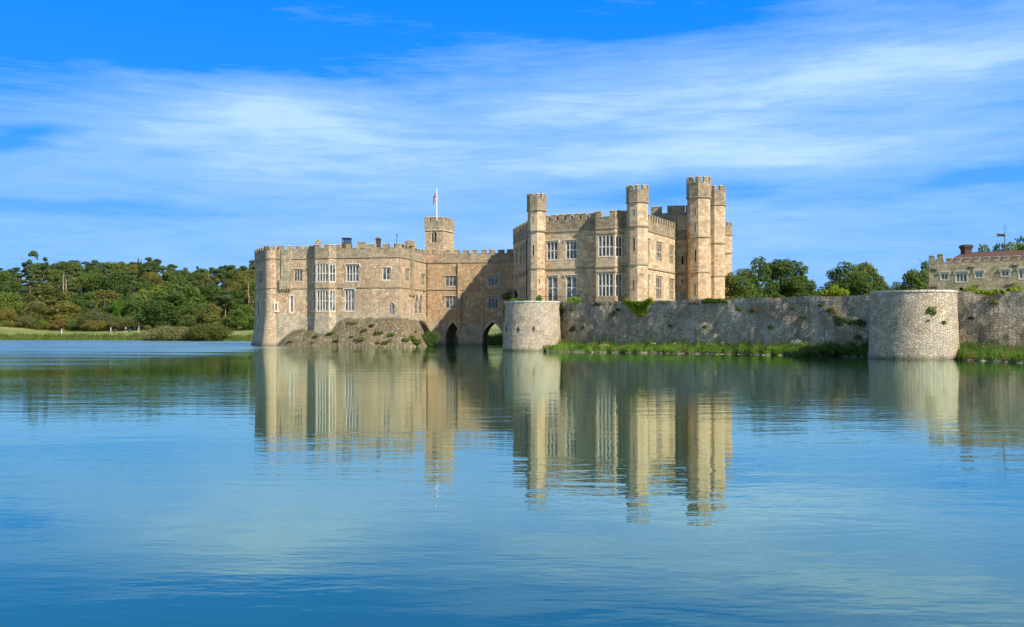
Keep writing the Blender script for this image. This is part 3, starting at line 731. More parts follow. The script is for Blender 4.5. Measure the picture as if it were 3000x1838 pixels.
for (x0, x1, y0, y1) in ((957, 1115, 668, 886), (957, 1113, 1060, 1300)):
    window(f3, f3.rect(S3, x0, x1, y0, y1), 4, [.46], nc, tp, gs, mw=.15, hood=False)
for (x0, x1, y0, y1) in ((1138, 1208, 672, 888), (1137, 1208, 1064, 1300)):
    window(f4, f4.rect(S3, x0, x1, y0, y1), 2, [.46], nc, tp, gs, hood=False)
w = nw[0]
for (x0, x1, y0, y1, n_) in ((110, 131, 808, 990, 2), (150, 173, 780, 968, 2), (186, 207, 758, 950, 2), (106, 130, 1090, 1165, 2), (150, 165, 1055, 1110, 1), (178, 196, 1045, 1100, 1)):
    window(w, w.rect(S3, x0, x1, y0, y1), n_, [.5] if y1 - y0 > 100 else [], nc, td, gs)
for (x0, x1, y0, y1) in ((105, 128, 1255, 1330), (146, 160, 1215, 1330), (168, 180, 1208, 1330), (188, 204, 1200, 1325)):
    window(w, w.rect(S3, x0, x1, y0, y1), 1, [], nc, td, gs)
w = nw[2]
for (x0, x1, y0, y1, n_, t_) in ((1466, 1490, 712, 905, 2, [.5]), (1560, 1618, 745, 935, 3, [.5]), (1695, 1738, 780, 963, 3, [.5]), (1455, 1486, 1085, 1320, 2, [.5]), (1558, 1616, 1098, 1325, 3, [.5]), (1694, 1737, 1125, 1338, 3, [.5])):
    window(w, w.rect(S3, x0, x1, y0, y1), n_, t_, nc, td, gs)
w = nw[3]; w.z1 = 25.2
window(w, w.rect(S3, 1797, 1864, 602, 692), 2, [], nc, tp, gs, hood=False, sur=.12)
window(w, w.rect(S3, 1798, 1866, 1242, 1340), 2, [], nc, td, gs)
r = w.rect(S3, 1820, 1838, 885, 965); slit(w, (r[0] + r[1]) / 2, r[2], r[3], .4, nc, td)
r = w.rect(S3, 1824, 1833, 1128, 1160); slit(w, (r[0] + r[1]) / 2, r[2], r[3], .25, nc, td)
mb = MB(); uo = 0
for w_ in (nw[0], f1, f2, f3, f4, f5, nw[2], nw[3], nw[4], nw[5], nw[6], nw[7]): w_.build(mb, uvo=uo); uo += w_.L
mb.build('wall', MAT['ashlar'], nc)
Nf = [C0] + front + [C3, C4, C5, C6, C7]
mb = MB(); band(mb, Nf, True, .05, -.5, NS + .1, NC_); battlement(mb, Nf, True, NC_, NT, 1.5, .95, segs=[0, 1, 2, 3, 4, 5, 6, 10, 11], jit=.07)
mb.build('parapet', [MAT['ashlar_weathered'], MAT['coping']], nc)
mb = MB(); mb.face([(*p, 21.3) for p in offset(Nf, -.35)]); mb.build('roof', MAT['roof_lead'], nc)
z1_, z2_ = Zat(S3(0, 655)[1], 159), Zat(S3(0, 1050)[1], 159); bb = [B0, bp[0], bp[1], B3]
course(nc, 'trim_dark', (Nf, True, .18, NS - .14, NS + .1, .1), (Nf, True, .18, NM - .14, NM + .1, .1), (bb, False, .12, z1_ - .1, z1_ + .1, .05), (bb, False, .12, z2_ - .1, z2_ + .1, .05), (bb, False, .14, 8.0, 8.9, .1))
# roof-level brick lining behind the front crenels
q0 = offset([C1, C2], -.52, False); q1 = offset([C1, C2], -.75, False)
mb = MB(); mb.prism([lerp(q0[0], q0[1], .1), lerp(q0[0], q0[1], .9), lerp(q1[0], q1[1], .9), lerp(q1[0], q1[1], .1)], 21.3, 22.75); mb.build('parapet_lining', MAT['brick'], nc)
# higher rear block
hp = [(27.1, 179.1), (31.55, 177.3), (35.3, 177.0), (41, 187.6), (48.8, 212.3), (38, 213)]
hw_ = [Wall(hp[i], hp[(i + 1) % 6], 20.5, 25.6) for i in range(6)]
mb = MB(); [w_.build(mb) for w_ in hw_]; mb.face([(*p, 25.0) for p in offset(hp, -.2)]); mb.build('upper_wall', MAT['ashlar_weathered'], nc)
mb = MB(); battlement(mb, hp, True, 25.6, 27.1, 2.5, 1.7, th=.6, segs=[0, 1, 5], jit=.05); mb.build('upper_parapet', [MAT['ashlar_weathered'], MAT['coping']], nc)
# drainpipes
mb = MB(); p = nw[3].pt(nw[3].px(S3(1876, 0))[0], 0, .12); mb.tube((p[0], p[1], 7.5), (p[0], p[1], 20.5), .08, n=6); mb.build('drainpipe', MAT['iron'], nc)
mb = MB(); p = nw[0].pt(nw[0].px(S3(228, 0))[0], 0, .14); mb.tube((p[0], p[1], 7.5), (p[0], p[1], 20.2), .09, n=6)
mb.build('drainpipe', MAT['iron'], nc)
# octagonal turrets
def turret(px, d, R, zs, ztop, zcor, zcre, Rt, slits, matname='ashlar', zb=6, rot=0, door=None, Rm=None):
    cx, cy = P(px, d)
    view = math.atan2(-cy, -cx)
    def octo(R_): return [(cx + R_ * math.cos(view + rot + math.pi / 4 * k), cy + R_ * math.sin(view + rot + math.pi / 4 * k)) for k in range(8)]
    root_ = MB(); pts = octo(R); ptm = octo(Rm or R)
    ws = [Wall(pts[k], pts[(k + 1) % 8], zb, zs[0]) for k in range(8)]; wm = [Wall(ptm[k], ptm[(k + 1) % 8], zs[0], zcor) for k in range(8)]
    for (S, x, y0, y1, wd, ar) in slits:
        q = S(x, (y0 + y1) / 2)
        for ww in (ws, wm):
            for k in (7, 0):
                W_ = ww[k]; u, z = W_.px(q)
                if .15 < u < W_.L - .15 and W_.z0 < z < W_.z1:
                    W_.sl = getattr(W_, 'sl', []) + [(u, W_.px(S(x, y1))[1], W_.px(S(x, y0))[1], wd, ar)]
    slo = []
    for W_ in ws + wm:
        for (u, za, zb_, wd, ar) in getattr(W_, 'sl', []):
            slo.append(slit(W_, u, za, zb_, wd, nc, MAT['trim'], ar))
    if door:
        W_ = ws[0]; u0, u1, a, b = W_.rect(*door); W_.holes.append((u0, u1, a, b, True, .5, 0, .5)); root_.face([W_.pt(u0, a, -.45), W_.pt(u1, a, -.45), W_.pt(u1, b, -.45), W_.pt(u0, b, -.45)], mi=1)
    for k, W_ in enumerate(ws + wm): W_.build(root_, uvo=(k % 8) * R * .77)
    sh = root_.build('turret', [MAT[matname], MAT['dark']], nc)
    for q in slo:
        q.parent = sh; q.location = (0, 0, 0)
    t = MB(); top = octo(Rt)
    band(t, top, True, 0, -.45, zcor, zcre); battlement(t, top, True, zcre, ztop, 1, .335, th=.42, eo=0, corner=True, jit=.04, cap=.16)
    t.prism(octo(R + .02), zcor - .02, zcor + .3)
    tt = t.build('turret_parapet', [MAT['ashlar_weathered'], MAT['coping']], sh); tt.location = (0, 0, 0)
    for (pp_, z, e_, a_, b_) in [(ptm, zs[0], .16, .12, .12)] + [(pts, z, .16, .12, .12) for z in zs[1:]] + [(top, zcor, .12, .16, .08)]:
        sb = MB(); band(sb, pp_, True, e_, -.1, z - a_, z + b_, slope=.08); sb.build('string_course', MAT['trim_dark'], sh)
    return sh
turret(1572.3, 163.4, 1.5, [NS, NM], 27.2, 24.3, 26.25, 1.75, [(S3, 290, 765, 877, .3, True), (S3, 288, 475, 540, .2, False), (S3, 354, 1120, 1165, .2, False)], Rm=1.6, rot=.05, door=(S3, 332, 376, 1282, 1345))
turret(1867.5, 156.0, 1.74, [NS, NM + .15], 27.5, 24.7, 26.55, 1.9, [(S3, 1330, 400, 466, .2, False), (S3, 1328, 690, 826, .34, True), (S3, 1326, 1125, 1236, .26, True)], Rm=1.78)
turret(2047, 174.4, 2.1, [NS, NM], 31.9, 28.1, 30.7, 2.3, [(S3, 1960, 390, 456, .2, False), (S3, 1960, 545, 632, .22, False), (S3, 1962, 815, 940, .36, True), (S3, 1959, 1165, 1285, .24, False), (S3, 2095, 560, 640, .2, False), (S3, 2095, 830, 940, .25, False), (S3, 2094, 1170, 1280, .2, False)], Rm=2.14, rot=-.04)
turret(2093, 187.0, 2.07, [NS, NM], 32.2, 28.4, 31.0, 2.25, [(S3, 2247, 870, 960, .25, False), (S3, 2244, 1200, 1300, .2, False)], Rm=2.12, rot=0)
turret(2117.5, 212, 2.07, [NS + .1, NM], 27.8, 24.9, 26.7, 2.15, [], Rm=2.1)
# ------------------------------------------------------------------ curtain wall, bastions
WT = 7.3
D1 = P(1558.5, 142.3); D2 = (44.75, 102.8)
W0, W1 = P(1625, 143.7), P(2560, 109.0)
cw = thing('curtain_wall', 'long grey rubble retaining wall between the two round bastions, with plants rooted in its joints', 'wall', (22, 126, 0))
wv = Wall(W0, W1, 0, WT)
def rough_wall(name, A, B, z0, z1, parent, mat, seed=1, thick=1.2, batter=.35):
    w = Wall(A, B, z0, z1); mb = MB(); nu = max(4, int(w.L / .5)); nz_ = 14; r = random.Random(seed)
    g = [[(r.uniform(-.05, .05)) for _ in range(nz_ + 1)] for _ in range(nu + 1)]
    def pt(i, j):
        z = z0 + (z1 - z0) * j / nz_; u = w.L * i / nu
        e = batter * (1 - j / nz_) + g[i][j] + .08 * math.sin(u * .35) + .05 * math.sin(u * .9 + z)
        if j == nz_: z += .05 * math.sin(u * .8) + r.uniform(-.035, .035)
        return w.pt(u, z, e)
    grid = [[pt(i, j) for j in range(nz_ + 1)] for i in range(nu + 1)]
    for i in range(nu):
        for j in range(nz_):
            u0, u1 = w.L * i / nu, w.L * (i + 1) / nu; a, b = z0 + (z1 - z0) * j / nz_, z0 + (z1 - z0) * (j + 1) / nz_
            mb.face([grid[i][j], grid[i + 1][j], grid[i + 1][j + 1], grid[i][j + 1]], uv=[(u0, a), (u1, a), (u1, b), (u0, b)])
        a, b = grid[i][nz_], grid[i + 1][nz_]
        c, d = w.pt(w.L * (i + 1) / nu, z1, -thick), w.pt(w.L * i / nu, z1, -thick)
        mb.face([a, b, (c[0], c[1], b[2]), (d[0], d[1], a[2])])
        mb.face([(d[0], d[1], a[2]), (c[0], c[1], b[2]), (c[0], c[1], z0), (d[0], d[1], z0)])
    return mb.build(name, mat, parent, smooth=False), w
cwo, cwW = rough_wall('wall', W0, W1, -.8, WT, cw, MAT['curtain_stone'])
cw2 = thing('curtain_wall', 'dark grey rubble retaining wall right of the large round bastion, a strip of yellowish plants along its top', 'wall', (60, 95, 0))
W2, W3 = (49.0, 103.3), (74, 83.4)
cwo2, cwW2 = rough_wall('wall', W2, W3, -.8, WT + .05, cw2, MAT['curtain_stone'], seed=4)
def bastion(c, R, label, prof_top, ph):
    t = thing('round_bastion', label, 'bastion', (c[0], c[1], 0))
    mb = MB(); r = random.Random(ph); n = 72
    zs_ = [-1 + (prof_top + 1) * k / 16 for k in range(17)]
    g = [[R + .30 * max(0, 1 - max(0, z) / prof_top) ** 1.5 + r.uniform(-.04, .04) for z in zs_] for _ in range(n)]
    for q in range(n):
        a0, a1 = 2 * math.pi * q / n, 2 * math.pi * (q + 1) / n; j = (q + 1) % n
        for k in range(16):
            mb.face([(c[0] + g[q][k] * math.cos(a0), c[1] + g[q][k] * math.sin(a0), zs_[k]), (c[0] + g[j][k] * math.cos(a1), c[1] + g[j][k] * math.sin(a1), zs_[k]),
                     (c[0] + g[j][k + 1] * math.cos(a1), c[1] + g[j][k + 1] * math.sin(a1), zs_[k + 1]), (c[0] + g[q][k + 1] * math.cos(a0), c[1] + g[q][k + 1] * math.sin(a0), zs_[k + 1])],
                    uv=[(a0 * R, zs_[k]), (a1 * R, zs_[k]), (a1 * R, zs_[k + 1]), (a0 * R, zs_[k + 1])])
    mb.build('wall', MAT['bastion_stone'], t, smooth=True)
    mb = MB(); m = 34
    for q in range(m):
        a0, a1 = 2 * math.pi * q / m + .006, 2 * math.pi * (q + 1) / m - .006; h = r.uniform(-.025, .03); e = r.uniform(-.03, .04)
        def A(rr, a): return (c[0] + rr * math.cos(a), c[1] + rr * math.sin(a))
        mb.prism([A(R + .1 + e, a0), A(R + .1 + e, a1), A(R - .75, a1), A(R - .75, a0)], prof_top, prof_top + .2 + h)
    mb.build('coping', MAT['coping_pale'], t)
    mb = MB(); mb.face([(*p, prof_top - .1) for p in ring(c[0], c[1], R - .6, 30)]); mb.build('paving', MAT['roof_lead'], t)
    return t
b1 = bastion(D1, 4.25, 'smaller round stone bastion with cross-shaped arrow loops, beside the open water arch', 7.3, 3)
b2 = bastion(D2, 4.42, 'large round stone bastion at the right with a pale coping, plants growing from its joints', 7.25, 8)
for (x, y) in ((120, 513), (241, 513), (402, 508)):
    px_, py_ = S4(x, y); k = (px_ - CX) / F
    # ray against the bastion circle
    dx, dy = k, 1.0; A_ = dx * dx + dy * dy; B_ = -2 * (dx * D1[0] + dy * D1[1]); C_ = D1[0] ** 2 + D1[1] ** 2 - 4.37 ** 2
    disc = B_ * B_ - 4 * A_ * C_
    if disc < 0: continue
    t_ = (-B_ - math.sqrt(disc)) / (2 * A_); hx, hy = dx * t_, dy * t_; z = Zat(py_, hy)
    nx_, ny_ = (hx - D1[0]) / 4.37, (hy - D1[1]) / 4.37
    mb = MB()
    def B3x(w_, h_):
        tx, ty = -ny_, nx_
        q = lambda s_, e: (hx + tx * s_ + nx_ * e, hy + ty * s_ + ny_ * e)
        mb.prism([q(-w_, .07), q(w_, .07), q(w_, -.2), q(-w_, -.2)], z - h_, z + h_)
    B3x(.06, .42); 
    tx, ty = -ny_, nx_; q = lambda s_, e: (hx + tx * s_ + nx_ * e, hy + ty * s_ + ny_ * e)
    for sg in (-1, 1): mb.prism([q(sg * .061, .068), q(sg * .26, .068), q(sg * .26, -.2), q(sg * .061, -.2)], z - .055, z + .055)
    mb.build('arrow_loop', MAT['dark'], b1)
# terrace railing on the wall head by the new castle
rl = MB(); w = fw_
def rp(x, z): u = w.px(S3(x, 1320))[0]; return w.pt(u, z, 2.6)
ztop = 9.0; n_ = 74; xa, xb = 395, 925
pa, pb = rp(xa, ztop), rp(xb, ztop)
for k in range(n_ + 1):
    q = lerp(pa, pb, k / n_); th = .022 if k % 12 else .045
    rl.box(q[0] - th / 2, q[0] + th / 2, q[1] - th / 2, q[1] + th / 2, 7.2, ztop)
rl.tube((*pa[:2], ztop), (*pb[:2], ztop), .035, n=6); rl.tube((*pa[:2], 7.4), (*pb[:2], 7.4), .025, n=6)
tag(rl.build('terrace_railing', MAT['iron']), 'low thin grey metal railing in front of the tall ground-floor windows', 'railing')
# ruined stair stub beside the bastion
mb = MB(); q = [(-.95, 183.0), (.2, 182.8), (.3, 185.5), (-.9, 185.7)]
for k in range(6): mb.prism([(-.95 + k * .22, 178 + k * .8), (.6, 178 + k * .8), (.6, 185.3), (-.95 + k * .22, 185.4)], 5.5 + k * .95, 5.5 + (k + 1) * .95 - .01)
tag(mb.build('ruined_stair', MAT['rubble_weathered']), 'dark broken stair stub of rubble between the small bastion and the castle link', 'stair ruin')
# ------------------------------------------------------------------ gatehouse
gh = thing('gatehouse', 'low battlemented stone range at the right edge, red tiled roof behind its parapet', 'building', (80, 145, 7))
g0 = (67.85, 150.0); gd = (.84, -.5426); g1 = (g0[0] + gd[0] * 30, g0[1] + gd[1] * 30); gb = (.5426, .84)
Gp = [g0, g1, (g1[0] + gb[0] * 12, g1[1] + gb[1] * 12), (g0[0] + gb[0] * 12, g0[1] + gb[1] * 12)]
ghw = [Wall(Gp[i], Gp[(i + 1) % 4], 5.5, 13.9) for i in range(4)]
w = ghw[0]
for (x0, x1, y0, y1, n_) in ((1798, 1857, 440, 492, 2), (1918, 2008, 434, 510, 3), (2073, 2132, 427, 475, 2), (2284, 2344, 416, 463, 2), (2424, 2515, 408, 486, 3)):
    window(w, w.rect(S5, x0, x1, y0, y1), n_, [], gh, MAT['trim_pale'], MAT['glass'], hood=True, sur=.16, fw=.16, mw=.2)
r = w.rect(S5, 1952, 1966, 555, 580); slit(w, (r[0] + r[1]) / 2, r[2], r[3], .5, gh, MAT['trim'])
mb = MB(); [w_.build(mb, uvo=i * 40) for i, w_ in enumerate(ghw)]; mb.build('wall', MAT['gate_stone'], gh)
mb = MB(); us = [w.px(S5(x, 300))[0] for x in (1700, 1765, 1768, 1816)]
def mer(u0, u1, z0, z1, th=.5):
    mb.prism([w.pt(u0, 0, .02)[:2], w.pt(u1, 0, .02)[:2], w.pt(u1, 0, -th)[:2], w.pt(u0, 0, -th)[:2]], z0, z1 - .12)
    mb.prism([w.pt(u0 - .05, 0, .1)[:2], w.pt(u1 + .05, 0, .1)[:2], w.pt(u1 + .05, 0, -th - .08)[:2], w.pt(u0 - .05, 0, -th - .08)[:2]], z1 - .12, z1, mi=1)
mer(0, us[3] * .36, 14.6, 15.25); mer(us[2], us[3], 14.6, 15.45); mb.prism([w.pt(0, 0, .02)[:2], w.pt(us[3], 0, .02)[:2], w.pt(us[3], 0, -.5)[:2], w.pt(0, 0, -.5)[:2]], 13.9, 14.6)
for x0, x1 in ((1840, 1888), (1915, 1962), (1987, 2035), (2063, 2112), (2142, 2188), (2218, 2268), (2298, 2345), (2380, 2430), (2462, 2512), (2548, 2600)):
    mer(w.px(S5(x0, 300))[0], w.px(S5(x1, 300))[0], 13.9, 14.72)
for i in (1, 2, 3): battlement(mb, [Gp[i], Gp[(i + 1) % 4]], False, 13.9, 14.7, 2.2, 1.2)
mb.build('parapet', [MAT['gate_stone'], MAT['coping_pale']], gh)
mb = MB()
L2 = lambda u, e, z: w.pt(u, z, -e)
def hip(mb, u0, u1, e0, e1, z0, z1, l=3.2, r_=3.2):
    em = (e0 + e1) / 2
    a, b, c, d = L2(u0, e0, z0), L2(u1, e0, z0), L2(u1, e1, z0), L2(u0, e1, z0); p, q = L2(u0 + l, em, z1), L2(u1 - r_, em, z1)
    mb.face([a, b, q, p], uv=[(u0, 0), (u1, 0), (u1 - r_, 4), (u0 + l, 4)]); mb.face([b, c, q], uv=[(0, 0), (8, 0), (4, 4)]); mb.face([c, d, p, q], uv=[(0, 0), (u1 - u0, 0), (u1 - u0 - l, 4), (r_, 4)]); mb.face([d, a, p], uv=[(0, 0), (8, 0), (4, 4)])
hip(mb, 1.5, 30.5, 1.1, 10.9, 13.7, 15.95, l=2.8)
hip(mb, 13.5, 31, .7, 8.5, 13.72, 16.15, l=2.4)
mb.build('roof', MAT['roof_tile'], gh)
mb = MB(); X0, X1, z0, z1 = pxbox(mb, S5, 1990, 2046, 244, 300, 151.8, 1.5); mb.box(X0 - .1, X1 + .1, 151.7, 153.4, z1, z1 + .25); mb.box(X0 - .2, X1 + .2, 151.6, 153.5, z1 + .25, z1 + .55); mb.box(X0 - .05, X1 + .05, 151.75, 153.35, z1 + .55, z1 + .68)
mb.build('chimney', MAT['brick'], gh)
for (x, y) in ((1740, 415), (2035, 398), (2390, 382), (1740, 555), (2070, 545), (2345, 540)):
    u, z = w.px(S5(x, y)); mb = MB()
    for sg in (-1, 1):
        a = w.pt(u - .45, z - .2 * sg, .05); b = w.pt(u + .45, z + .2 * sg, .05 + .03 * (sg > 0)); mb.tube(a, b, .05, n=6)
        mb.tube(b, w.pt(u + .5, z + .05 * sg, .06), .04, n=5)
    mb.build('wall_anchor', MAT['iron'], gh)
vx, vy = P(S5(2310, 0)[0], 149.5); vb, vt = Zat(S5(0, 250)[1], 149.5), Zat(S5(0, 108)[1], 149.5)
m_ = plain('vane_blue', (.03, .16, .42), .5, .2)
vn = thing('weathervane', 'blue weathervane with a dark swallow-tailed pennant on the red tiled roof', 'weathervane', (vx, vy, vb))
mb = MB(); mb.tube((vx, vy, vb - .6), (vx, vy, vb + 2.2), .12, .06); mb.tube((vx, vy, vb + 2.2), (vx, vy, vb + 2.45), .16, .1); mb.build('pole', MAT['bark'], vn)
mb = MB(); mb.tube((vx, vy, vb + 2.4), (vx, vy, vt), .05, .03, n=6)
for z_, rr in ((vb + 3.0, .3), (vb + 3.45, .22), (vb + 3.9, .14)):
    for k in range(8):
        a, b = k * math.pi / 4, (k + 1) * math.pi / 4; mb.tube((vx + rr * math.cos(a), vy, z_ + rr * math.sin(a) * .8), (vx + rr * math.cos(b), vy, z_ + rr * math.sin(b) * .8), .035, n=5)
mb.tube((vx, vy, vt - .55), (vx + .95, vy, vt - .55), .04, .02, n=5); mb.build('scrollwork', m_, vn)
mb = MB(); zt_ = vt - .35
for yy in (-.02, .02):
    pass
out = [(0, 0), (-1.0, .02), (-1.45, .08), (-1.15, -.2), (-1.5, -.45), (-1.0, -.42), (0, -.46)]
mb.face([(vx + a, vy - .02, zt_ + b) for a, b in out]); mb.face([(vx + a, vy + .02, zt_ + b) for a, b in reversed(out)])
for k in range(7): a, b = out[k], out[(k + 1) % 7]; mb.face([(vx + a[0], vy - .02, zt_ + a[1]), (vx + a[0], vy + .02, zt_ + a[1]), (vx + b[0], vy + .02, zt_ + b[1]), (vx + b[0], vy - .02, zt_ + b[1])])
mb.build('pennant', MAT['iron'], vn)
# ------------------------------------------------------------------ ground, island, water
def interp(x, xs, ys):
    return float(np.interp(x, xs, ys))
def shore(px): return interp(px, [-2500, 0, 300, 740, 1000, 1250, 1330, 1500, 1700, 2600, 6000], [330, 281, 279, 258, 235, 222, 216, 212, 206, 206, 206])
def crest(px): return interp(px, [-1500, -300, 0, 100, 200, 420, 480, 545, 620, 745, 900, 1300, 1500, 2600, 2850, 3000, 3600], [18, 18, 16.5, 20, 22, 24, 21, 17, 17.5, 20, 16, 8, 4, 5, 7, 24, 34])
def ground(x, y):
    px = CX + F * x / max(y, 60)
    s = y - shore(px)
    if px > 1530 and y < 232: return 6.9 if y > 110 else 6.9
    def sm(a, b, v): t = min(1, max(0, (v - a) / (b - a))); return t * t * (3 - 2 * t)
    h = -1.2 + 1.6 * sm(-3, 2, s) + .4 * sm(2, 8, s) + 1.6 * sm(7, 15, s)
    left = sm(170, -10, px) if px < 170 else 0
    h += (.8 + 2.6 * left + .5 * math.sin(x * .05)) * sm(15, 50, s)
    if px > 1200: h += 3.2 * sm(20, 90, s) * sm(1200, 1400, px)
    c = crest(px)
    h += c * sm(44, 150, s)
    h += (.5 * math.sin(x * .09 + y * .05) + .4 * math.sin(x * .05 - y * .11)) * sm(50, 100, s)
    return h
# ground sheet with fine rows near the shore
pxs = list(np.linspace(-3200, 6800, 170)); ss = [-6, -3, -1.5, 0, 1, 2, 4, 6, 9, 14, 20, 28, 36, 45, 55, 70, 85, 100, 120, 140, 165, 190, 240, 320, 450, 700, 1200, 2500]
mb = MB(); gv = []
for s_ in ss:
    row = []
    for px in pxs:
        y = shore(px) + s_; x = (px - CX) / F * y; row.append((x, y, ground(x, y) if not px > 1530 else max(ground(x, y), 5.5)))
    gv.append(row)
nv0 = [p for r_ in gv for p in r_]; K = len(pxs)
me = bpy.data.meshes.new('meadow_ground'); me.from_pydata(nv0, [], [(i * K + j, i * K + j + 1, (i + 1) * K + j + 1, (i + 1) * K + j) for i in range(len(ss) - 1) for j in range(K - 1)])
for p in me.polygons: p.use_smooth = True
m_, nt_, b_ = newmat('grass_ground')
g_ = nt_.nodes.new('ShaderNodeNewGeometry'); n1 = noise(nt_, g_.outputs['Position'], .04, 5, .6, scl=(1, 2, 1)); n2 = noise(nt_, g_.outputs['Position'], 1.2, 4, .6)
c = ramp(nt_, n1.outputs[0], [(.35, (.10, .15, .025)), (.5, (.16, .18, .035)), (.62, (.27, .22, .08))])
c = mix(nt_, .35, c, ramp(nt_, n2.outputs[0], [(.3, .35), (.7, .7)]), 'OVERLAY')
sz_ = nt_.nodes.new('ShaderNodeSeparateXYZ'); nt_.links.new(g_.outputs['Position'], sz_.inputs[0])
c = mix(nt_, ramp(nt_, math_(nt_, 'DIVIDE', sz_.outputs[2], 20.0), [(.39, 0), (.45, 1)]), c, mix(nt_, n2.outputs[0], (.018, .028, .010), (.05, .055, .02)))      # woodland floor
nt_.links.new(c, b_.inputs['Base Color']); b_.inputs['Roughness'].default_value = .9; bump(nt_, b_, n2.outputs[0], .6, .3)
me.materials.append(m_); gr = bpy.data.objects.new('ground', me); COL.objects.link(gr); tag(gr, kind='structure')
# island behind the retaining wall
isl = [(-1.0, 185.4), (-1.0, 143.5), (D1[0], D1[1]), (W0[0] + .9, W0[1] + .6), (W1[0] + .6, W1[1] + .9), (D2[0], D2[1]), (W2[0] + .8, W2[1] + .9), (W3[0] + .7, W3[1] + .9), (120, 60), (420, 60), (420, 236), (2, 236)]
mb = MB(); mb.prism(isl, -1, 6.95); isl_o = mb.build('island_ground', [MAT['grass_ground']]); tag(isl_o, kind='structure')
# retaining side by the open arch
sw, _ = rough_wall('wall', (-1.35, 185.3), (-1.2, 142), -1, 7.1, None, MAT['rubble_weathered'], seed=9, thick=.6, batter=.1)
sw.name = 'side_wall'; tag(sw, 'dark retaining wall running back from the small bastion to the link block', 'wall')
me = bpy.data.meshes.new('lake_water'); me.from_pydata([(-3000, -300, 0), (3000, -300, 0), (3000, 900, 0), (-3000, 900, 0)], [], [(0, 1, 2, 3)])
m_, nt_, b_ = newmat('lake_water'); me.materials.append(m_)
wo = bpy.data.objects.new('water', me); COL.objects.link(wo); tag(wo, kind='structure')
g_ = nt_.nodes.new('ShaderNodeNewGeometry'); pos = g_.outputs['Position']
w1 = noise(nt_, pos, 1.0, 3, .55, .3, scl=(.55, 1.5, 1), rot=(0, 0, .12))     # short ripples
w2 = noise(nt_, pos, 1.0, 2, .5, 0, scl=(.10, .30, 1), rot=(0, 0, -.2))       # slow swell
w3 = noise(nt_, pos, 4.2, 2, .5, 0, scl=(.7, 1.5, 1))
pm = noise(nt_, pos, 1.0, 3, .55, .6, scl=(.010, .035, 1), rot=(0, 0, .1))    # wind patches
sx = nt_.nodes.new('ShaderNodeSeparateXYZ'); nt_.links.new(pos, sx.inputs[0])
# the open reach on the left, away from the castle's lee, is ruffled
wob_ = math_(nt_, 'MULTIPLY', math_(nt_, 'SUBTRACT', pm.outputs[0], .5), 90.0)
lee = math_(nt_, 'SUBTRACT', math_(nt_, 'MULTIPLY', sx.outputs[0], -1.0), 30.0)
reach = math_(nt_, 'MULTIPLY', ramp(nt_, math_(nt_, 'DIVIDE', lee, 14.0), [(0, 0), (1, 1)]), ramp(nt_, math_(nt_, 'DIVIDE', math_(nt_, 'ADD', sx.outputs[1], wob_), 300.0), [(.2, 0), (.42, 1)]))
bn_ = noise(nt_, pos, 1.0, 4, .65, .3, scl=(.02, .16, 1), rot=(0, 0, .05))
reach = math_(nt_, 'MULTIPLY', reach, ramp(nt_, math_(nt_, 'ADD', bn_.outputs[0], math_(nt_, 'MULTIPLY', math_(nt_, 'SUBTRACT', math_(nt_, 'DIVIDE', sx.outputs[1], 300.0), .42), .5)), [(.38, .25), (.58, 1)]))
patch_ = ramp(nt_, pm.outputs[0], [(.46, 0), (.62, 1)])
amp = math_(nt_, 'ADD', .10, math_(nt_, 'ADD', math_(nt_, 'MULTIPLY', patch_, .2), math_(nt_, 'MULTIPLY', reach, 1.3)))
h = math_(nt_, 'ADD', math_(nt_, 'MULTIPLY', w1.outputs[0], .055), math_(nt_, 'MULTIPLY', w3.outputs[0], .010))
h = math_(nt_, 'ADD', math_(nt_, 'MULTIPLY', h, amp), math_(nt_, 'MULTIPLY', w2.outputs[0], .018))
bp_ = nt_.nodes.new('ShaderNodeBump'); bp_.inputs['Strength'].default_value = 1; bp_.inputs['Distance'].default_value = 1.0; nt_.links.new(h, bp_.inputs['Height'])
df = nt_.nodes.new('ShaderNodeBsdfDiffuse'); gs_ = nt_.nodes.new('ShaderNodeBsdfGlossy'); fr = nt_.nodes.new('ShaderNodeFresnel'); ms_ = nt_.nodes.new('ShaderNodeMixShader')
mk = noise(nt_, pos, .02, 3, .5); nt_.links.new(ramp(nt_, mk.outputs[0], [(.35, (.010, .050, .030)), (.65, (.024, .056, .024))]), df.inputs[0])
gs_.inputs[0].default_value = (.85, 1, .90, 1); fr.inputs[0].default_value = 2.0
nt_.links.new(math_(nt_, 'ADD', .012, math_(nt_, 'MULTIPLY', reach, .26)), gs_.inputs['Roughness'])
nt_.links.new(bp_.outputs[0], gs_.inputs['Normal']); nt_.links.new(bp_.outputs[0], fr.inputs['Normal'])
nt_.links.new(ramp(nt_, fr.outputs[0], [(0, 0), (.24, .29), (.41, .60), (.7, .85), (1, 1)]), ms_.inputs[0]); nt_.links.new(df.outputs[0], ms_.inputs[1]); nt_.links.new(gs_.outputs[0], ms_.inputs[2]); nt_.links.new(ms_.outputs[0], nt_.nodes['Material Output'].inputs[0]); nt_.nodes.remove(b_)
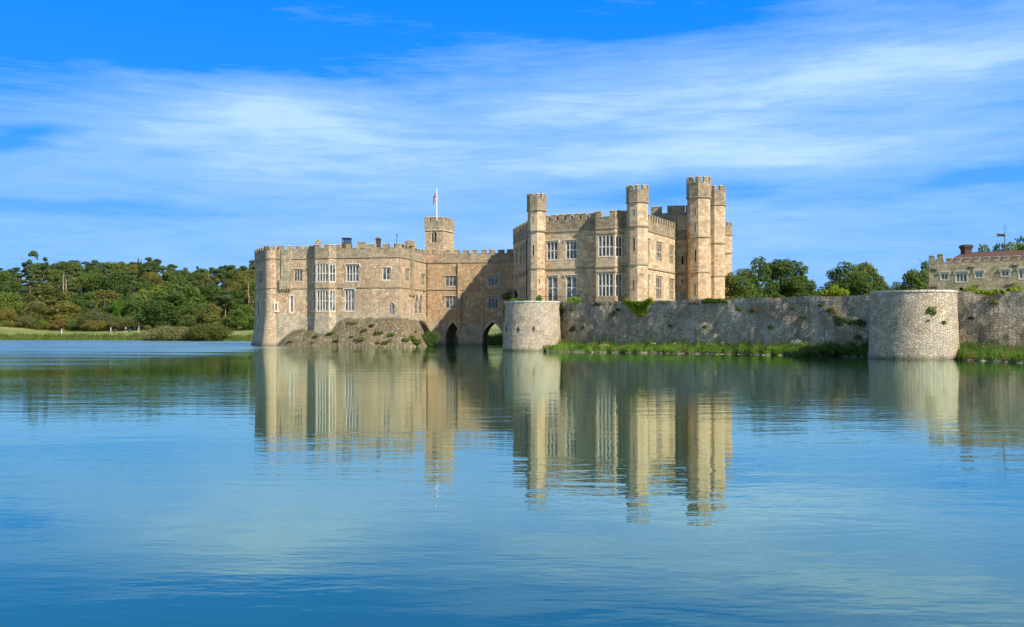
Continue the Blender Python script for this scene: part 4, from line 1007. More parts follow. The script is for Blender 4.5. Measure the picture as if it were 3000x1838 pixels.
# ------------------------------------------------------------------ vegetation
def leafmesh(name, lobes, n, size, seed, mats, up=.25, squash=1, shell=(.72, 1.04), inner=.12, extra=None):
    """many small folded leaf clumps spread through a crown made of overlapping lobes (x,y,z,rx,ry,rz)"""
    r = np.random.RandomState(seed); L = np.array(lobes, float)
    wgt = (L[:, 3] * L[:, 5]) ** 1.0; wgt /= wgt.sum()
    m = int(n * 1.6); k = r.choice(len(L), m, p=wgt)
    d = r.normal(size=(m, 3)); d /= np.linalg.norm(d, axis=1)[:, None]
    rad = r.uniform(shell[0], shell[1], m); q = r.rand(m) < inner; rad[q] = r.uniform(.2, .75, q.sum())
    # ragged surface
    rad *= 1 + .13 * np.sin(d[:, 0] * 7 + k) * np.sin(d[:, 1] * 6 + k * 2) + .08 * np.sin(d[:, 2] * 11 + k)
    c = L[k, :3] + d * L[k, 3:6] * rad[:, None]
    keep = np.ones(m, bool)
    for i in range(len(L)):
        e = (((c - L[i, :3]) / L[i, 3:6]) ** 2).sum(1); keep &= ~((e < .42) & (k != i))
    # gaps
    g = np.sin(c[:, 0] * 2.3 + seed) * np.sin(c[:, 1] * 2.1 + 1) * np.sin(c[:, 2] * 2.6 + 2); keep &= ~((g > .45) & (r.rand(m) < .75))
    c = c[keep][:n]; d = d[keep][:n]; m = len(c)
    nn = d * .9 + r.normal(size=(m, 3)) * .55 + np.array([0, 0, up]); nn /= np.linalg.norm(nn, axis=1)[:, None]
    t = np.cross(nn, r.normal(size=(m, 3))); t /= np.linalg.norm(t, axis=1)[:, None]; b = np.cross(nn, t)
    s = size * r.uniform(.6, 1.35, m)[:, None]; b = b * squash
    v = np.stack([c - t * s, c - b * s * .55 + nn * s * .15, c + t * s, c + b * s * .55 - nn * s * .1], 1)
    if extra is not None: v, m = extra(v, m)
    me = bpy.data.meshes.new(name); me.vertices.add(m * 4); me.vertices.foreach_set('co', v.reshape(-1).astype(np.float32))
    me.loops.add(m * 4); me.loops.foreach_set('vertex_index', np.arange(m * 4, dtype=np.int32))
    me.polygons.add(m); me.polygons.foreach_set('loop_start', np.arange(0, m * 4, 4, dtype=np.int32)); me.polygons.foreach_set('loop_total', np.full(m, 4, np.int32))
    me.update(calc_edges=True); me.materials.append(mats); return me
def trunkmesh(name, H, r0, r, mat, limbs=5, bare=.35, lean=0, top=.85, spread=.3):
    mb = MB(); p = Vector((0, 0, -.8)); segs = 6; pts_ = []
    for k in range(segs + 1):
        f = k / segs; pts_.append(Vector((lean * H * f * f + r.uniform(-.02, .02) * H * f, r.uniform(-.015, .015) * H * f, -.8 + (H * top + .8) * f)))
    for k in range(segs): mb.tube(pts_[k], pts_[k + 1], r0 * (1 - k / segs * .75) * (1.25 if k == 0 else 1), r0 * (1 - (k + 1) / segs * .75), n=7)
    for k in range(limbs):
        f = bare + (top - bare) * (k + .5) / limbs * .9; a = k * 2.4 + r.uniform(-.4, .4); i = min(segs - 1, int(f / top * segs)); q = pts_[i].lerp(pts_[i + 1], .5)
        e = q + Vector((math.cos(a), math.sin(a), .75)) * H * spread * r.uniform(.7, 1.1); mb.tube(q, e, r0 * .38, r0 * .1, n=5)
    return mb.mesh(name, MAT[mat])
PROTO = {}
def make_proto(kind, seed):
    """unit trees, height 10 and crown width ~8"""
    r = random.Random(seed * 17 + 3)
    if kind == 'broad':
        lobes = [(0, 0, 5.4, 3.0, 3.0, 2.6)]
        for k in range(13):
            a = k * 2.4 + r.uniform(-.3, .3); z = r.uniform(2.6, 8.2); rr = 3.0 * math.sqrt(max(.1, 1 - ((z - 5.2) / 4.4) ** 2)); s_ = r.uniform(1.1, 1.9)
            lobes.append((rr * math.cos(a) * .85, rr * math.sin(a) * .85, z, s_, s_, s_ * .85))
        lobes.append((r.uniform(-.8, .8), r.uniform(-.8, .8), 8.4, 1.6, 1.6, 1.3))
        return leafmesh('crown_broad', lobes, 5200, .26, seed, None), trunkmesh('trunk_broad', 10, .32, r, 'bark', bare=.25)
    if kind == 'dome':
        lobes = [(0, 0, 4.0, 3.6, 3.6, 3.0)]
        for k in range(18):
            a = k * 2.4 + r.uniform(-.3, .3); z = r.uniform(1.2, 7.6); rr = 3.9 * math.sqrt(max(.05, 1 - ((z - 2.6) / 6.6) ** 2)); s_ = r.uniform(1.0, 1.7)
            lobes.append((rr * math.cos(a) * .85, rr * math.sin(a) * .85, z, s_, s_, s_ * .8))
        lobes.append((0, 0, 8.3, 1.9, 1.9, 1.5))
        return leafmesh('crown_dome', lobes, 6200, .25, seed, None), trunkmesh('trunk_dome', 8, .3, r, 'bark', bare=.15)
    if kind == 'pine':
        lobes = []
        for k in range(11):
            a = k * 2.4 + r.uniform(-.5, .5); z = r.uniform(4.6, 9.2); rr = r.uniform(.8, 2.5) * (1.25 - (z - 4.6) / 6.5); s_ = r.uniform(1.0, 1.7)
            lobes.append((rr * math.cos(a), rr * math.sin(a), z, s_, s_, s_ * .42))
        lobes.append((0, 0, 9.3, 1.4, 1.4, .6))
        return leafmesh('crown_pine', lobes, 3400, .24, seed, None, up=.6, inner=.3), trunkmesh('trunk_pine', 10, .22, r, 'bark_pine', limbs=7, bare=.45, top=.92, spread=.17)
    if kind == 'umbrella':
        lobes = [(-1.6, 0, 9.2, 1.7, 1.6, .55), (.2, .2, 9.5, 1.9, 1.7, .7), (1.5, 0, 9.0, 1.3, 1.3, .6), (-2.6, 0, 9.0, 1.0, .9, .35), (-.4, 0, 9.9, 1.4, 1.3, .4), (1.9, .2, 8.2, .6, .6, .5)]
        return leafmesh('crown_umbrella', lobes, 2400, .2, seed, None, up=.8, inner=.35), trunkmesh('trunk_umbrella', 9.2, .16, r, 'bark', limbs=4, bare=.72, top=.95, spread=.12, lean=.03)
    if kind == 'spruce':
        lobes = []
        for k in range(12):
            z = 1.2 + k * .72; R_ = 2.5 * (1 - (z - .6) / 9.8); 
            for q in range(3 if k < 9 else 1):
                a = q * 2.1 + k * 1.3; lobes.append((R_ * .5 * math.cos(a) * (k < 9), R_ * .5 * math.sin(a) * (k < 9), z, R_ * .7 + .12, R_ * .7 + .12, .5))
        return leafmesh('crown_spruce', lobes, 3800, .22, seed, None, up=-.2, inner=.3, squash=.7), trunkmesh('trunk_spruce', 10, .2, r, 'bark', limbs=2, bare=.3, top=.95, spread=.05)
    if kind == 'willow':
        lobes = []
        for k in range(22):
            a = k * 2.4 + r.uniform(-.3, .3); f = math.sqrt((k + .5) / 22); z = 7.2 * math.sqrt(max(.05, 1 - (f * .93) ** 2)); s_ = r.uniform(1.1, 1.7)
            lobes.append((4.2 * f * math.cos(a), 4.2 * f * math.sin(a), z * .75 + .6, s_, s_, s_ * 1.05))
        lobes.append((0, 0, 3, 3.2, 3.2, 3.2))
        return leafmesh('crown_willow', lobes, 7200, .23, seed, None, up=.5, squash=.55, shell=(.6, 1.12)), trunkmesh('trunk_willow', 6, .2, r, 'bark', limbs=6, bare=.1, spread=.3)
    if kind == 'bush':
        lobes = [(0, 0, 3, 3.4, 3.4, 3.2)]
        for k in range(14):
            a = k * 2.4; f = math.sqrt((k + .5) / 14); lobes.append((3.6 * f * math.cos(a), 3.6 * f * math.sin(a), 7.6 * math.sqrt(1 - (f * .9) ** 2) * .8 + r.uniform(0, .8), 1.5, 1.5, 1.4))
        return leafmesh('crown_bush', lobes, 2600, .34, seed, None, shell=(.6, 1.1)), trunkmesh('trunk_bush', 5, .2, r, 'bark', limbs=4, bare=.1)
for kd, c_ in (('broad', 5), ('dome', 4), ('pine', 5), ('umbrella', 1), ('spruce', 2), ('willow', 3), ('bush', 3)):
    PROTO[kd] = [make_proto(kd, i + 1) for i in range(c_)]
MESHCACHE = {}
def tree(kind, var, leaf, x, y, z, H, W, name, label, cat='tree', group=None, rot=None, bark=None):
    cr, tr = PROTO[kind][var % len(PROTO[kind])]
    key = (cr.name, leaf)
    if key not in MESHCACHE:
        c2 = cr.copy(); c2.materials.clear(); c2.materials.append(MAT[leaf]); MESHCACHE[key] = c2
    root = bpy.data.objects.new(name, None); root.location = (x, y, z); root.rotation_euler[2] = rnd.uniform(0, 6.28) if rot is None else rot
    root.scale = (W / 8, W / 8, H / 10); COL.objects.link(root); tag(root, label, cat, group)
    for nm, me_ in (('crown', MESHCACHE[key]), ('trunk', tr)):
        o = bpy.data.objects.new(nm, me_); COL.objects.link(o); o.parent = root
    return root
def ptree(kind, var, leaf, x0, x1, ytop, d, name, label, S=S6, ybase=None, cat='tree', group=None, rot=None):
    """tree whose crown spans image columns x0..x1 with its top at ytop, standing on the ground at distance d"""
    a, b = S(x0, ytop), S(x1, ytop); pxm = (a[0] + b[0]) / 2; x, y = P(pxm, d); zg = ground(x, y)
    if pxm > 1530: zg = max(zg, 6.9)
    W = (b[0] - a[0]) / F * d * 1.02; H = Zat(a[1], d) - zg
    return tree(kind, var, leaf, x, y, zg - .1, max(H / .97, .8), W, name, label, cat, group, rot)
T = ptree
# distinct trees of the left bank (columns and tops in the zoomed frame)
T('umbrella', 0, 'leaf_pine', 262, 380, 130, 402, 'umbrella_pine', 'lone umbrella-shaped pine standing up above the wood on the far left skyline', rot=0)
T('pine', 1, 'leaf_pine', 372, 480, 178, 400, 'scots_pine', 'ragged pine just right of the lone umbrella pine on the skyline')
T('pine', 2, 'leaf_pine', 225, 330, 200, 398, 'scots_pine', 'short bushy pine just below left of the lone umbrella pine')
T('spruce', 0, 'leaf_dark', 1285, 1395, 190, 400, 'conifer', 'tall dark conifer at the right end of the high wooded ridge', rot=1)
T('pine', 3, 'leaf_dark', 1410, 1522, 213, 402, 'scots_pine', 'pointed dark pine leaning on the skyline right of the ridge')
T('pine', 0, 'leaf_pine', 1840, 1910, 262, 400, 'scots_pine', 'thin open-topped pine in the dip of the skyline')
T('pine', 4, 'leaf_pine', 1945, 2065, 272, 396, 'scots_pine', 'broad dark pine right of the dip of the skyline')
T('pine', 2, 'leaf_pine', 2100, 2180, 252, 402, 'scots_pine', 'pair-topped pine on the skyline left of the castle')
T('broad', 1, 'leaf_mid', 1725, 1790, 265, 402, 'broadleaf_tree', 'small pointed green treetop standing on the skyline dip')
T('dome', 0, 'leaf_olive', 250, 682, 412, 345, 'oak_tree', 'very broad brown-olive oak on the left slope')
T('dome', 1, 'leaf_olive', 200, 500, 606, 326, 'hawthorn_tree', 'olive hawthorn left of centre at the meadow edge')
T('dome', 2, 'leaf_olive', 478, 775, 586, 330, 'hawthorn_tree', 'olive and rust-tinged tree under the broad brown oak')
T('broad', 0, 'leaf_mid', -40, 255, 540, 338, 'broadleaf_tree', 'mid-green tree at the far left edge of the meadow')
T('willow', 0, 'leaf_olive', -60, 130, 590, 324, 'birch_tree', 'feathery olive tree at the extreme left edge of the picture')
T('broad', 2, 'leaf_dark', -50, 125, 425, 352, 'broadleaf_tree', 'dark green tree behind the feathery tree at the left edge')
T('bush', 0, 'leaf_red', 492, 625, 735, 319, 'red_bush', 'rounded bush turning orange-red at the meadow edge', cat='bush')
T('bush', 1, 'leaf_olive', 440, 545, 780, 320, 'bush', 'low dull olive bush just left of the orange-red bush', cat='bush')
T('bush', 1, 'leaf_mid', 598, 690, 722, 321, 'bush', 'round green bush just right of the orange-red bush', cat='bush')
T('willow', 1, 'leaf_willow', 185, 335, 680, 318, 'small_tree', 'small feathery grey-olive tree on the meadow edge at the left')
T('bush', 2, 'leaf_mid', 340, 450, 735, 320, 'bush', 'green bush between the feathery grey tree and the orange-red bush', cat='bush')
T('spruce', 1, 'leaf_dark', 690, 850, 440, 335, 'conifer', 'blue-green pointed conifer halfway down the wooded slope')
T('spruce', 0, 'leaf_blue', 935, 1050, 545, 330, 'conifer', 'small pale blue-grey conifer above the willows')
T('broad', 3, 'leaf_dark', 945, 1255, 318, 362, 'broadleaf_tree', 'tall dark broadleaf tree in the middle of the slope')
T('broad', 4, 'leaf_bright', 1070, 1175, 566, 322, 'small_tree', 'small yellow-green tree behind the willows')
T('willow', 1, 'leaf_willow', 755, 1085, 622, 314, 'willow', 'grey-green rounded willow, the left of two, at the meadow edge')
T('willow', 2, 'leaf_willow', 1030, 1385, 690, 312, 'willow', 'brownish feathery willow, the right of two, at the meadow edge')
T('willow', 0, 'leaf_olive', 805, 1040, 735, 308, 'willow_bush', 'low spreading willow bush in front of the two big willows', cat='bush')
T('dome', 3, 'leaf_dark', 1455, 1985, 415, 325, 'chestnut_tree', 'huge dark green tree, the tallest behind the waterside bushes')
T('dome', 0, 'leaf_dark', 1790, 2200, 430, 335, 'chestnut_tree', 'huge dark green tree just right of the tallest dark tree')
T('dome', 1, 'leaf_dark', 1335, 1720, 585, 312, 'chestnut_tree', 'dark shadowy tree hanging low beside the right-hand willow')
T('broad', 1, 'leaf_mid', 1265, 1500, 470, 330, 'broadleaf_tree', 'mid-green tree between the yellow-green tree and the huge dark trees')
T('broad', 2, 'leaf_dark', 1170, 1400, 560, 322, 'broadleaf_tree', 'dark green tree rising behind the right-hand willow')
T('dome', 2, 'leaf_autumn', 1700, 1930, 590, 303, 'small_tree', 'yellow and rust autumn tree behind the waterside bushes')
T('broad', 0, 'leaf_autumn', 1900, 2110, 605, 301, 'small_tree', 'second autumn-tinted tree, right of the yellow and rust one')
T('bush', 0, 'leaf_autumn', 2080, 2200, 700, 296, 'bush', 'yellowish bush beside the autumn trees near the castle', cat='bush')
T('dome', 3, 'leaf_mid', 2190, 2450, 618, 292, 'hawthorn_tree', 'round green and reddish hawthorn just left of the castle')
T('broad', 4, 'leaf_mid', 2300, 2470, 380, 345, 'broadleaf_tree', 'green tree on the slope touching the left corner of the castle')
T('willow', 2, 'leaf_willow', 1400, 1840, 765, 268, 'willow_bush', 'wide low willow bush leaning over the water, the left of two', cat='bush')
T('willow', 1, 'leaf_olive', 1790, 2190, 735, 264, 'willow_bush', 'taller rounded willow bush leaning over the water, the right of two', cat='bush')
T('willow', 0, 'leaf_mid', 1820, 2030, 770, 262, 'willow_bush', 'small green bush at the water between the two wide willow bushes', cat='bush')
for i, (x0, x1, yt, lf) in enumerate(((645, 760, 800, 'leaf_mid'), (750, 850, 812, 'leaf_olive'), (960, 1060, 800, 'leaf_red'), (1370, 1440, 800, 'leaf_autumn'), (0, 110, 760, 'leaf_mid'), (100, 210, 770, 'leaf_olive'), (2170, 2260, 800, 'leaf_red'), (300, 400, 790, 'leaf_olive'))):
    T('bush', i, lf, x0, x1, yt, 317 if x0 < 1300 else 300, 'bush', ['low green bush at the foot of the wood left of the grey-green willow', 'low olive bush tucked under the grey-green willow', 'low reddish bush at the foot of the two willows', 'small yellowish bush right of the brownish willow', 'low green bush at the extreme left edge of the meadow', 'low olive bush at the foot of the far left trees', 'low reddish bush between the waterside bushes and the castle', 'low olive bush under the small feathery grey-olive tree'][i], cat='bush')
# standing dead trunk and bare pine stems
def bare_trunk(S, x, yt, yb, d, label, mat='bark_dead', r0=.35):
    px, pt_ = S(x, yt); X, Y = P(px, d); z0, z1 = Zat(S(x, yb)[1], d), Zat(pt_, d); mb = MB(); r = random.Random(int(x)); q = Vector((X, Y, z0)); n = 7
    for k in range(n):
        q2 = Vector((X + r.uniform(-.25, .25), Y, z0 + (z1 - z0) * (k + 1) / n)); mb.tube(q, q2, r0 * (1 - k / n * .6), r0 * (1 - (k + 1) / n * .6), n=7)
        if k > 2: mb.tube(q2, q2 + Vector((r.uniform(-1.6, 1.6), r.uniform(-.5, .5), r.uniform(.5, 1.4))), r0 * .3, r0 * .08, n=5)
        q = q2
    mb.tube((X, Y, ground(X, Y) - 1), (X, Y, z0 + .1), r0 * 1.2, r0, n=7)
    tag(mb.build('dead_tree', MAT[mat]), label, 'dead tree')
bare_trunk(S6, 603, 330, 480, 354, 'pale dead tree trunk standing bare on the left slope', r0=.24)
bare_trunk(S6, 628, 385, 460, 356, 'thin brownish bare stem just right of the pale dead trunk', 'bark_pine', .28)
bare_trunk(S6, 2362, 415, 620, 338, 'slender pinkish bare pine stem close to the left corner of the castle', 'bark_pine', .3)
bare_trunk(S6, 1362, 585, 640, 331, 'short pale dead snag among the dark trees behind the willows', r0=.22)
# the wood: rows of trees climbing the hill
cnt = 0
SL = {'pine': ('scots_pine', 'scots pine with flat layered crown'), 'broad': ('broadleaf_tree', 'broadleaf tree'), 'dome': ('broadleaf_tree', 'wide domed broadleaf tree'), 'spruce': ('conifer', 'pointed dark conifer')}
LC = {'leaf_dark': 'dark green', 'leaf_mid': 'mid-green', 'leaf_olive': 'olive-brown', 'leaf_pine': 'grey-green', 'leaf_blue': 'bluish', 'leaf_willow': 'pale grey-olive'}
def zone(px, row):
    h = 'on the skyline' if row >= 8 else ('halfway up the hill' if row >= 4 else 'low on the hill')
    s_ = 'at the far left' if px < 190 else ('behind the willows' if px < 430 else ('over the waterside bushes' if px < 640 else 'close behind the castle corner'))
    return h, s_
rows_ = [(331, 0), (341, 1), (351, 2), (361, 3), (370, 4), (379, 5), (388, 6), (397, 7), (404, 8), (411, 8), (418, 9), (428, 9)]
for d, row in rows_:
    step = 9.5 / d * F * (1.06 if row < 4 else .82); px = -70 + (row % 2) * step / 2
    while px < 790:
        p_ = px + rnd.uniform(-.3, .3) * step; dd = d + rnd.uniform(-4, 4)
        u = rnd.random()
        if row >= 4: kd, lf = ('pine', 'leaf_pine') if u < .5 else (('broad', rnd.choice(['leaf_mid', 'leaf_dark', 'leaf_olive'])) if u < .93 else ('spruce', 'leaf_dark'))
        else: kd, lf = (('broad', rnd.choice(['leaf_mid', 'leaf_dark', 'leaf_olive', 'leaf_dark'])) if u < .5 else (('dome', rnd.choice(['leaf_mid', 'leaf_olive', 'leaf_willow'])) if u < .8 else ('pine', 'leaf_pine')))
        x, y = P(p_, dd); zg = ground(x, y); H = rnd.uniform(8.5, 12) * (1.0 if row < 7 else .92); W = H * rnd.uniform(.75, 1.0) * (.85 if kd == 'pine' else 1) * (.55 if kd == 'spruce' else 1)
        h, s_ = zone(p_, row); nm, ds = SL[kd]
        tree(kd, rnd.randrange(5), lf, x, y, zg - .2, H, W, nm, f'{LC[lf]} {ds} {h}, {s_}', 'tree', f'{LC[lf]} {ds}s {h}, {s_}')
        cnt += 1; px += step
# right-hand trees behind the curtain wall
R_ = [('broad', 0, 'leaf_dark', 40, 300, 398, 205, 'dark tree touching the right side of the tall castle block'), ('broad', 1, 'leaf_dark', 225, 440, 312, 214, 'tall round-topped tree right of the tall castle block, the higher left crown'),
      ('broad', 2, 'leaf_dark', 390, 690, 320, 218, 'wide tree with a ragged crown, right neighbour of the tall round-topped tree'), ('dome', 2, 'leaf_dark', 560, 770, 455, 212, 'lower sloping tree at the right foot of the ragged wide tree'),
      ('dome', 1, 'leaf_dark', 665, 815, 492, 262, 'distant small green tree right of the first clump'), ('dome', 3, 'leaf_dark', 780, 925, 545, 255, 'low distant tree in the gap left of the large rounded tree'),
      ('broad', 3, 'leaf_dark', 905, 1180, 345, 226, 'large rounded dark tree standing alone above the wall, its left half'), ('broad', 4, 'leaf_dark', 1100, 1320, 352, 230, 'slightly lower crown on the right of the large rounded dark tree'),
      ('dome', 0, 'leaf_dark', 960, 1320, 440, 214, 'broad green tree in front of the large rounded dark tree'), ('dome', 2, 'leaf_dark', 1290, 1400, 505, 262, 'small far tree right of the large rounded tree'),
      ('dome', 1, 'leaf_dark', 1370, 1510, 505, 262, 'second small far tree in the gap before the gatehouse range'), ('broad', 2, 'leaf_dark', 1475, 1720, 400, 192, 'dark leaning tree against the left end of the gatehouse range'),
      ('broad', 0, 'leaf_dark', 1600, 1800, 335, 196, 'tall dark tree behind the left corner of the gatehouse range')]
for (kd, v, lf, x0, x1, yt, d, lb) in R_: e_ = (x1 - x0) * .13 * (x1 < 1400); T('dome' if v in (1, 3) and kd == 'broad' else kd, v, lf, x0 - (e_ if x0 > 60 else 0), x1 + e_, yt, d, 'park_tree', lb, S=S5)
for i, (x0, x1, yt) in enumerate(((2035, 2250, 206), (2150, 2390, 200), (2260, 2460, 186), (2330, 2560, 150), (2450, 2680, 158))):
    T('dome', i, 'leaf_dark' if i % 2 else 'leaf_mid', x0, x1, yt, 260 + 3 * i, 'park_tree', ['first tree right of the brick chimney, above the tiled roof', 'low treetop above the tiled roof left of the weathervane', 'treetop directly behind the weathervane', 'tallest dark treetop right of the weathervane', 'treetop at the right picture edge above the tiled roof'][i], S=S5)
T('dome', 0, 'leaf_dark', 1215, 1305, 515, 232, 'treetop', 'tip of a green tree showing over the battlements of the low block', S=S1)
T('broad', 2, 'leaf_dark', 540, 620, 1235, 216, 'tree', 'dark tree seen through the left water arch', S=S2)
# ------------------------------------------------------------------ wall plants
def plant(S, x0, x1, y0, y1, d_of, leaf, name, label, n=500, size=.1, depth=.5, shape='mound', wall=None, cat='plant', group=None, lift=0.0, flower=None):
    """leafy plant filling a patch of the picture at the depth of the wall it grows on"""
    a = S(x0, y0); b = S(x1, y1); pxm = (a[0] + b[0]) / 2
    if wall is not None:
        u, _ = wall.px((pxm, a[1])); c = wall.pt(u, 0, lift); d = c[1]
    else: d = d_of; c = (*P(pxm, d), 0)
    W = (b[0] - a[0]) / F * d; zt, zb = Zat(a[1], d), Zat(b[1], d); H = zt - zb
    r = random.Random(int(x0 * 7 + y0)); lobes = []
    k = max(3, int(8 * max(1, W / max(H, .3)) ** .6))
    for i in range(k):
        f = (i + .5) / k * 2 - 1 + r.uniform(-.1, .1)
        if shape == 'mound': zz = r.uniform(.25, .75 - .35 * abs(f)) * H; s_ = H * r.uniform(.22, .36)
        elif shape == 'vee': m_ = 1 - abs(f); zz = H * (1 - m_ * r.uniform(.15, .75) - .1); s_ = max(.14, H * .19)
        else: zz = r.uniform(.15, .85) * H; s_ = H * r.uniform(.14, .24)
        lobes.append((f * W / 2 * .88, r.uniform(-.1, .1) * depth, zz, max(s_, W / k * .75), depth * .45, s_))
    if shape == 'vee':
        for i in range(16):
            v_ = r.random(); f = r.uniform(-1, 1) * (.12 + .85 * v_ ** .8); lobes.append((f * W / 2, 0, v_ * H, W * .1, depth * .4, H * .13))
    if shape == 'strip':
        lobes = [(r.uniform(-.3, .3) * W, 0, H * (i + .5) / 12, W * r.uniform(.25, .45), depth * .4, H / 12) for i in range(12)]
    me = leafmesh(name + '_leaves', lobes, n, size, int(x0) % 97 + 1, MAT[leaf], up=.3, inner=.3)
    if flower: me.materials.append(MAT[flower]); 
    if flower:
        zs_ = [p.center[2] for p in me.polygons]; zc_ = sorted(zs_)[int(len(zs_) * .6)]
        for p in me.polygons:
            if p.center[2] > zc_ and r.random() < .75: p.material_index = 1
    o = bpy.data.objects.new(name, me); o.location = (c[0], c[1], zb); COL.objects.link(o)
    if wall is not None: o.rotation_euler[2] = math.atan2(wall.t[1], wall.t[0]); o.scale[0] = 1 / max(.5, abs(wall.t[0]) + abs(wall.t[1]) * pxm * 0 )  * .92
    return tag(o, label, cat, group)
plant(S4, 1338, 1648, 196, 368, 0, 'leaf_yellow', 'ivy', 'bright yellow-green ivy hanging in a V from the top of the long wall', 2600, .13, .7, 'vee', cwW, lift=.35, cat='ivy')
plant(S4, 655, 722, 235, 600, 0, 'leaf_dark', 'ivy', 'dark strip of ivy climbing the corner where the small bastion meets the long wall', 1100, .13, .6, 'strip', cwW, lift=.2, cat='ivy')
plant(S4, 2135, 2395, 176, 240, 0, 'leaf_mid', 'trailing_plant', 'green bush spilling over the wall top below the tallest turrets', 1500, .12, .8, 'mound', cwW, lift=.1)
plant(S4, 740, 890, 172, 240, 140.5, 'leaf_bright', 'fern', 'bright green feathery plant on the wall top in front of the tall ground-floor windows', 700, .12, .9, 'mound')
plant(S4, 160, 300, 180, 222, 141, 'leaf_bright', 'fern', 'low green plant on the left top of the small bastion', 420, .12, .9, 'mound')
plant(S4, 425, 485, 160, 222, 140, 'leaf_bright', 'fern', 'small green plant on the bastion top before the turret door', 320, .12, .7, 'mound')
plant(S4, 1020, 1110, 228, 275, 0, 'creeper', 'creeper', 'pinkish-brown creeper on the top of the long wall left of the V of ivy', 260, .08, .3, 'mound', cwW, lift=.15)
plant(S4, 2010, 2110, 215, 258, 0, 'leaf_red', 'creeper', 'reddish plant on the wall top left of the spilling green bush', 300, .09, .5, 'mound', cwW, lift=.2)
plant(S4, 775, 930, 455, 600, 0, 'creeper', 'creeper', 'dead brown creeper spread low on the long wall near the small bastion', 900, .09, .25, 'blotch', cwW, lift=.22)
plant(S4, 1790, 1900, 280, 500, 0, 'creeper', 'creeper', 'thin brown creeper on the middle of the long wall right of the ivy', 320, .07, .2, 'blotch', cwW, lift=.2)
WP = [(1200, 1240, 290, 380, 'leaf_dark', 'dark green tuft high on the wall, left of the V of ivy'), (1262, 1290, 288, 325, 'leaf_dark', 'small dark tuft closest to the V of ivy on its left'), (790, 822, 280, 320, 'leaf_mid', 'small green tuft near the dark corner ivy'),
      (1800, 1835, 455, 490, 'leaf_mid', 'green tuft halfway up the wall under the tall turrets'), (2155, 2190, 465, 500, 'leaf_mid', 'small green tuft low on the wall below the spilling bush'), (1745, 1768, 215, 245, 'leaf_yellow', 'tiny yellow plant on the wall top right of the ivy')]
for i, (x0, x1, y0, y1, lf, lb) in enumerate(WP): plant(S4, x0, x1, y0, y1, 0, lf, 'wall_tuft', lb, 200, .09, .35, 'mound', cwW, lift=.25)
WP = [(158, 205, 708, 745, 'leaf_mid', 'green tuft rooted high in the wall right of the castle'), (272, 328, 712, 762, 'leaf_autumn', 'yellowish-brown tuft rooted high in the wall right of the castle'), (895, 945, 705, 760, 'leaf_autumn', 'larger yellowish tuft high on the wall left of the large bastion'),
      (945, 1000, 775, 805, 'leaf_autumn', 'low yellowish tuft just above the dark hollow bush'), (675, 712, 780, 800, 'leaf_mid', 'flat green tuft in the middle of the right half of the wall'), (420, 460, 860, 890, 'leaf_mid', 'green tuft below the small square putlog hole'), (1120, 1160, 930, 975, 'leaf_dark', 'dark tuft low on the wall beside the large bastion'), (825, 850, 685, 705, 'leaf_mid', 'tiny green tuft near the wall top left of the large bastion'), (600, 625, 705, 725, 'leaf_mid', 'tiny green tuft near the wall top right of the yellowish-brown tuft')]
for i, (x0, x1, y0, y1, lf, lb) in enumerate(WP): plant(S5, x0, x1, y0, y1, 0, lf, 'wall_tuft', lb, 260, .09, .4, 'mound', cwW, lift=.25)
plant(S5, 965, 1175, 780, 868, 0, 'leaf_dark', 'ivy', 'dark bushy ivy in the wall hollow left of the large bastion', 900, .1, .5, 'mound', cwW, lift=.15, cat='ivy')
def dpt(px, e=0):
    k = (px - CX) / F; A_ = k * k + 1; B_ = -2 * (k * D2[0] + D2[1]); C_ = D2[0] ** 2 + D2[1] ** 2 - (4.5 + e) ** 2; return (-B_ - math.sqrt(max(0, B_ * B_ - 4 * A_ * C_))) / (2 * A_)
for (x0, x1, y0, y1, lf, lb, n_) in ((1690, 1765, 695, 795, 'leaf_mid', 'green plant growing from the upper face of the large bastion', 420), (1793, 1832, 812, 850, 'leaf_autumn', 'yellow-green tuft on the right face of the large bastion', 240), (1670, 1775, 1058, 1095, 'creeper', 'brown withered tuft near the foot of the large bastion', 240), (1685, 1705, 812, 828, 'leaf_mid', 'tiny tuft under the green plant on the large bastion', 80)):
    plant(S5, x0, x1, y0, y1, dpt(S5((x0 + x1) / 2, 0)[0]), lf, 'wall_tuft', lb, n_, .09, .3, 'blotch' if n_ > 300 else 'mound')
plant(S5, 838, 1040, 542, 630, 119, 'leaf_yellow', 'shrub', 'bright yellow-green shrub behind the wall in front of the large rounded tree', 2200, .16, 1.6, 'mound', cat='shrub')
plant(S5, 1205, 1310, 560, 625, 113, 'leaf_autumn', 'shrub', 'thin yellow shrub behind the left side of the large bastion', 500, .11, 1, 'mound', cat='shrub')
plant(S5, 230, 540, 590, 660, 125, 'leaf_mid', 'shrub', 'low green shrubs just above the wall in front of the first clump of trees', 1700, .16, 1.4, 'mound', cat='shrub')
plant(S5, 110, 210, 610, 660, 125, 'leaf_autumn', 'shrub', 'rusty shrub just above the wall at the right foot of the castle', 500, .13, 1, 'mound', cat='shrub')
plant(S5, 1985, 2090, 528, 605, 105, 'leaf_yellow', 'shrub', 'tall yellow weeds on the wall top under the three-light window of the gatehouse', 500, .09, .9, 'mound', cat='shrub')
plant(S5, 2060, 2700, 560, 610, 100, 'leaf_yellow', 'hedge', 'long low yellow-green hedge along the wall top at the right edge', 4500, .1, 1.2, 'mound', cat='hedge')
plant(S5, 2375, 2430, 505, 585, 100, 'leaf_yellow', 'shrub', 'upright yellow weed rising out of the wall-top hedge at the right', 240, .08, .5, 'mound', cat='shrub')
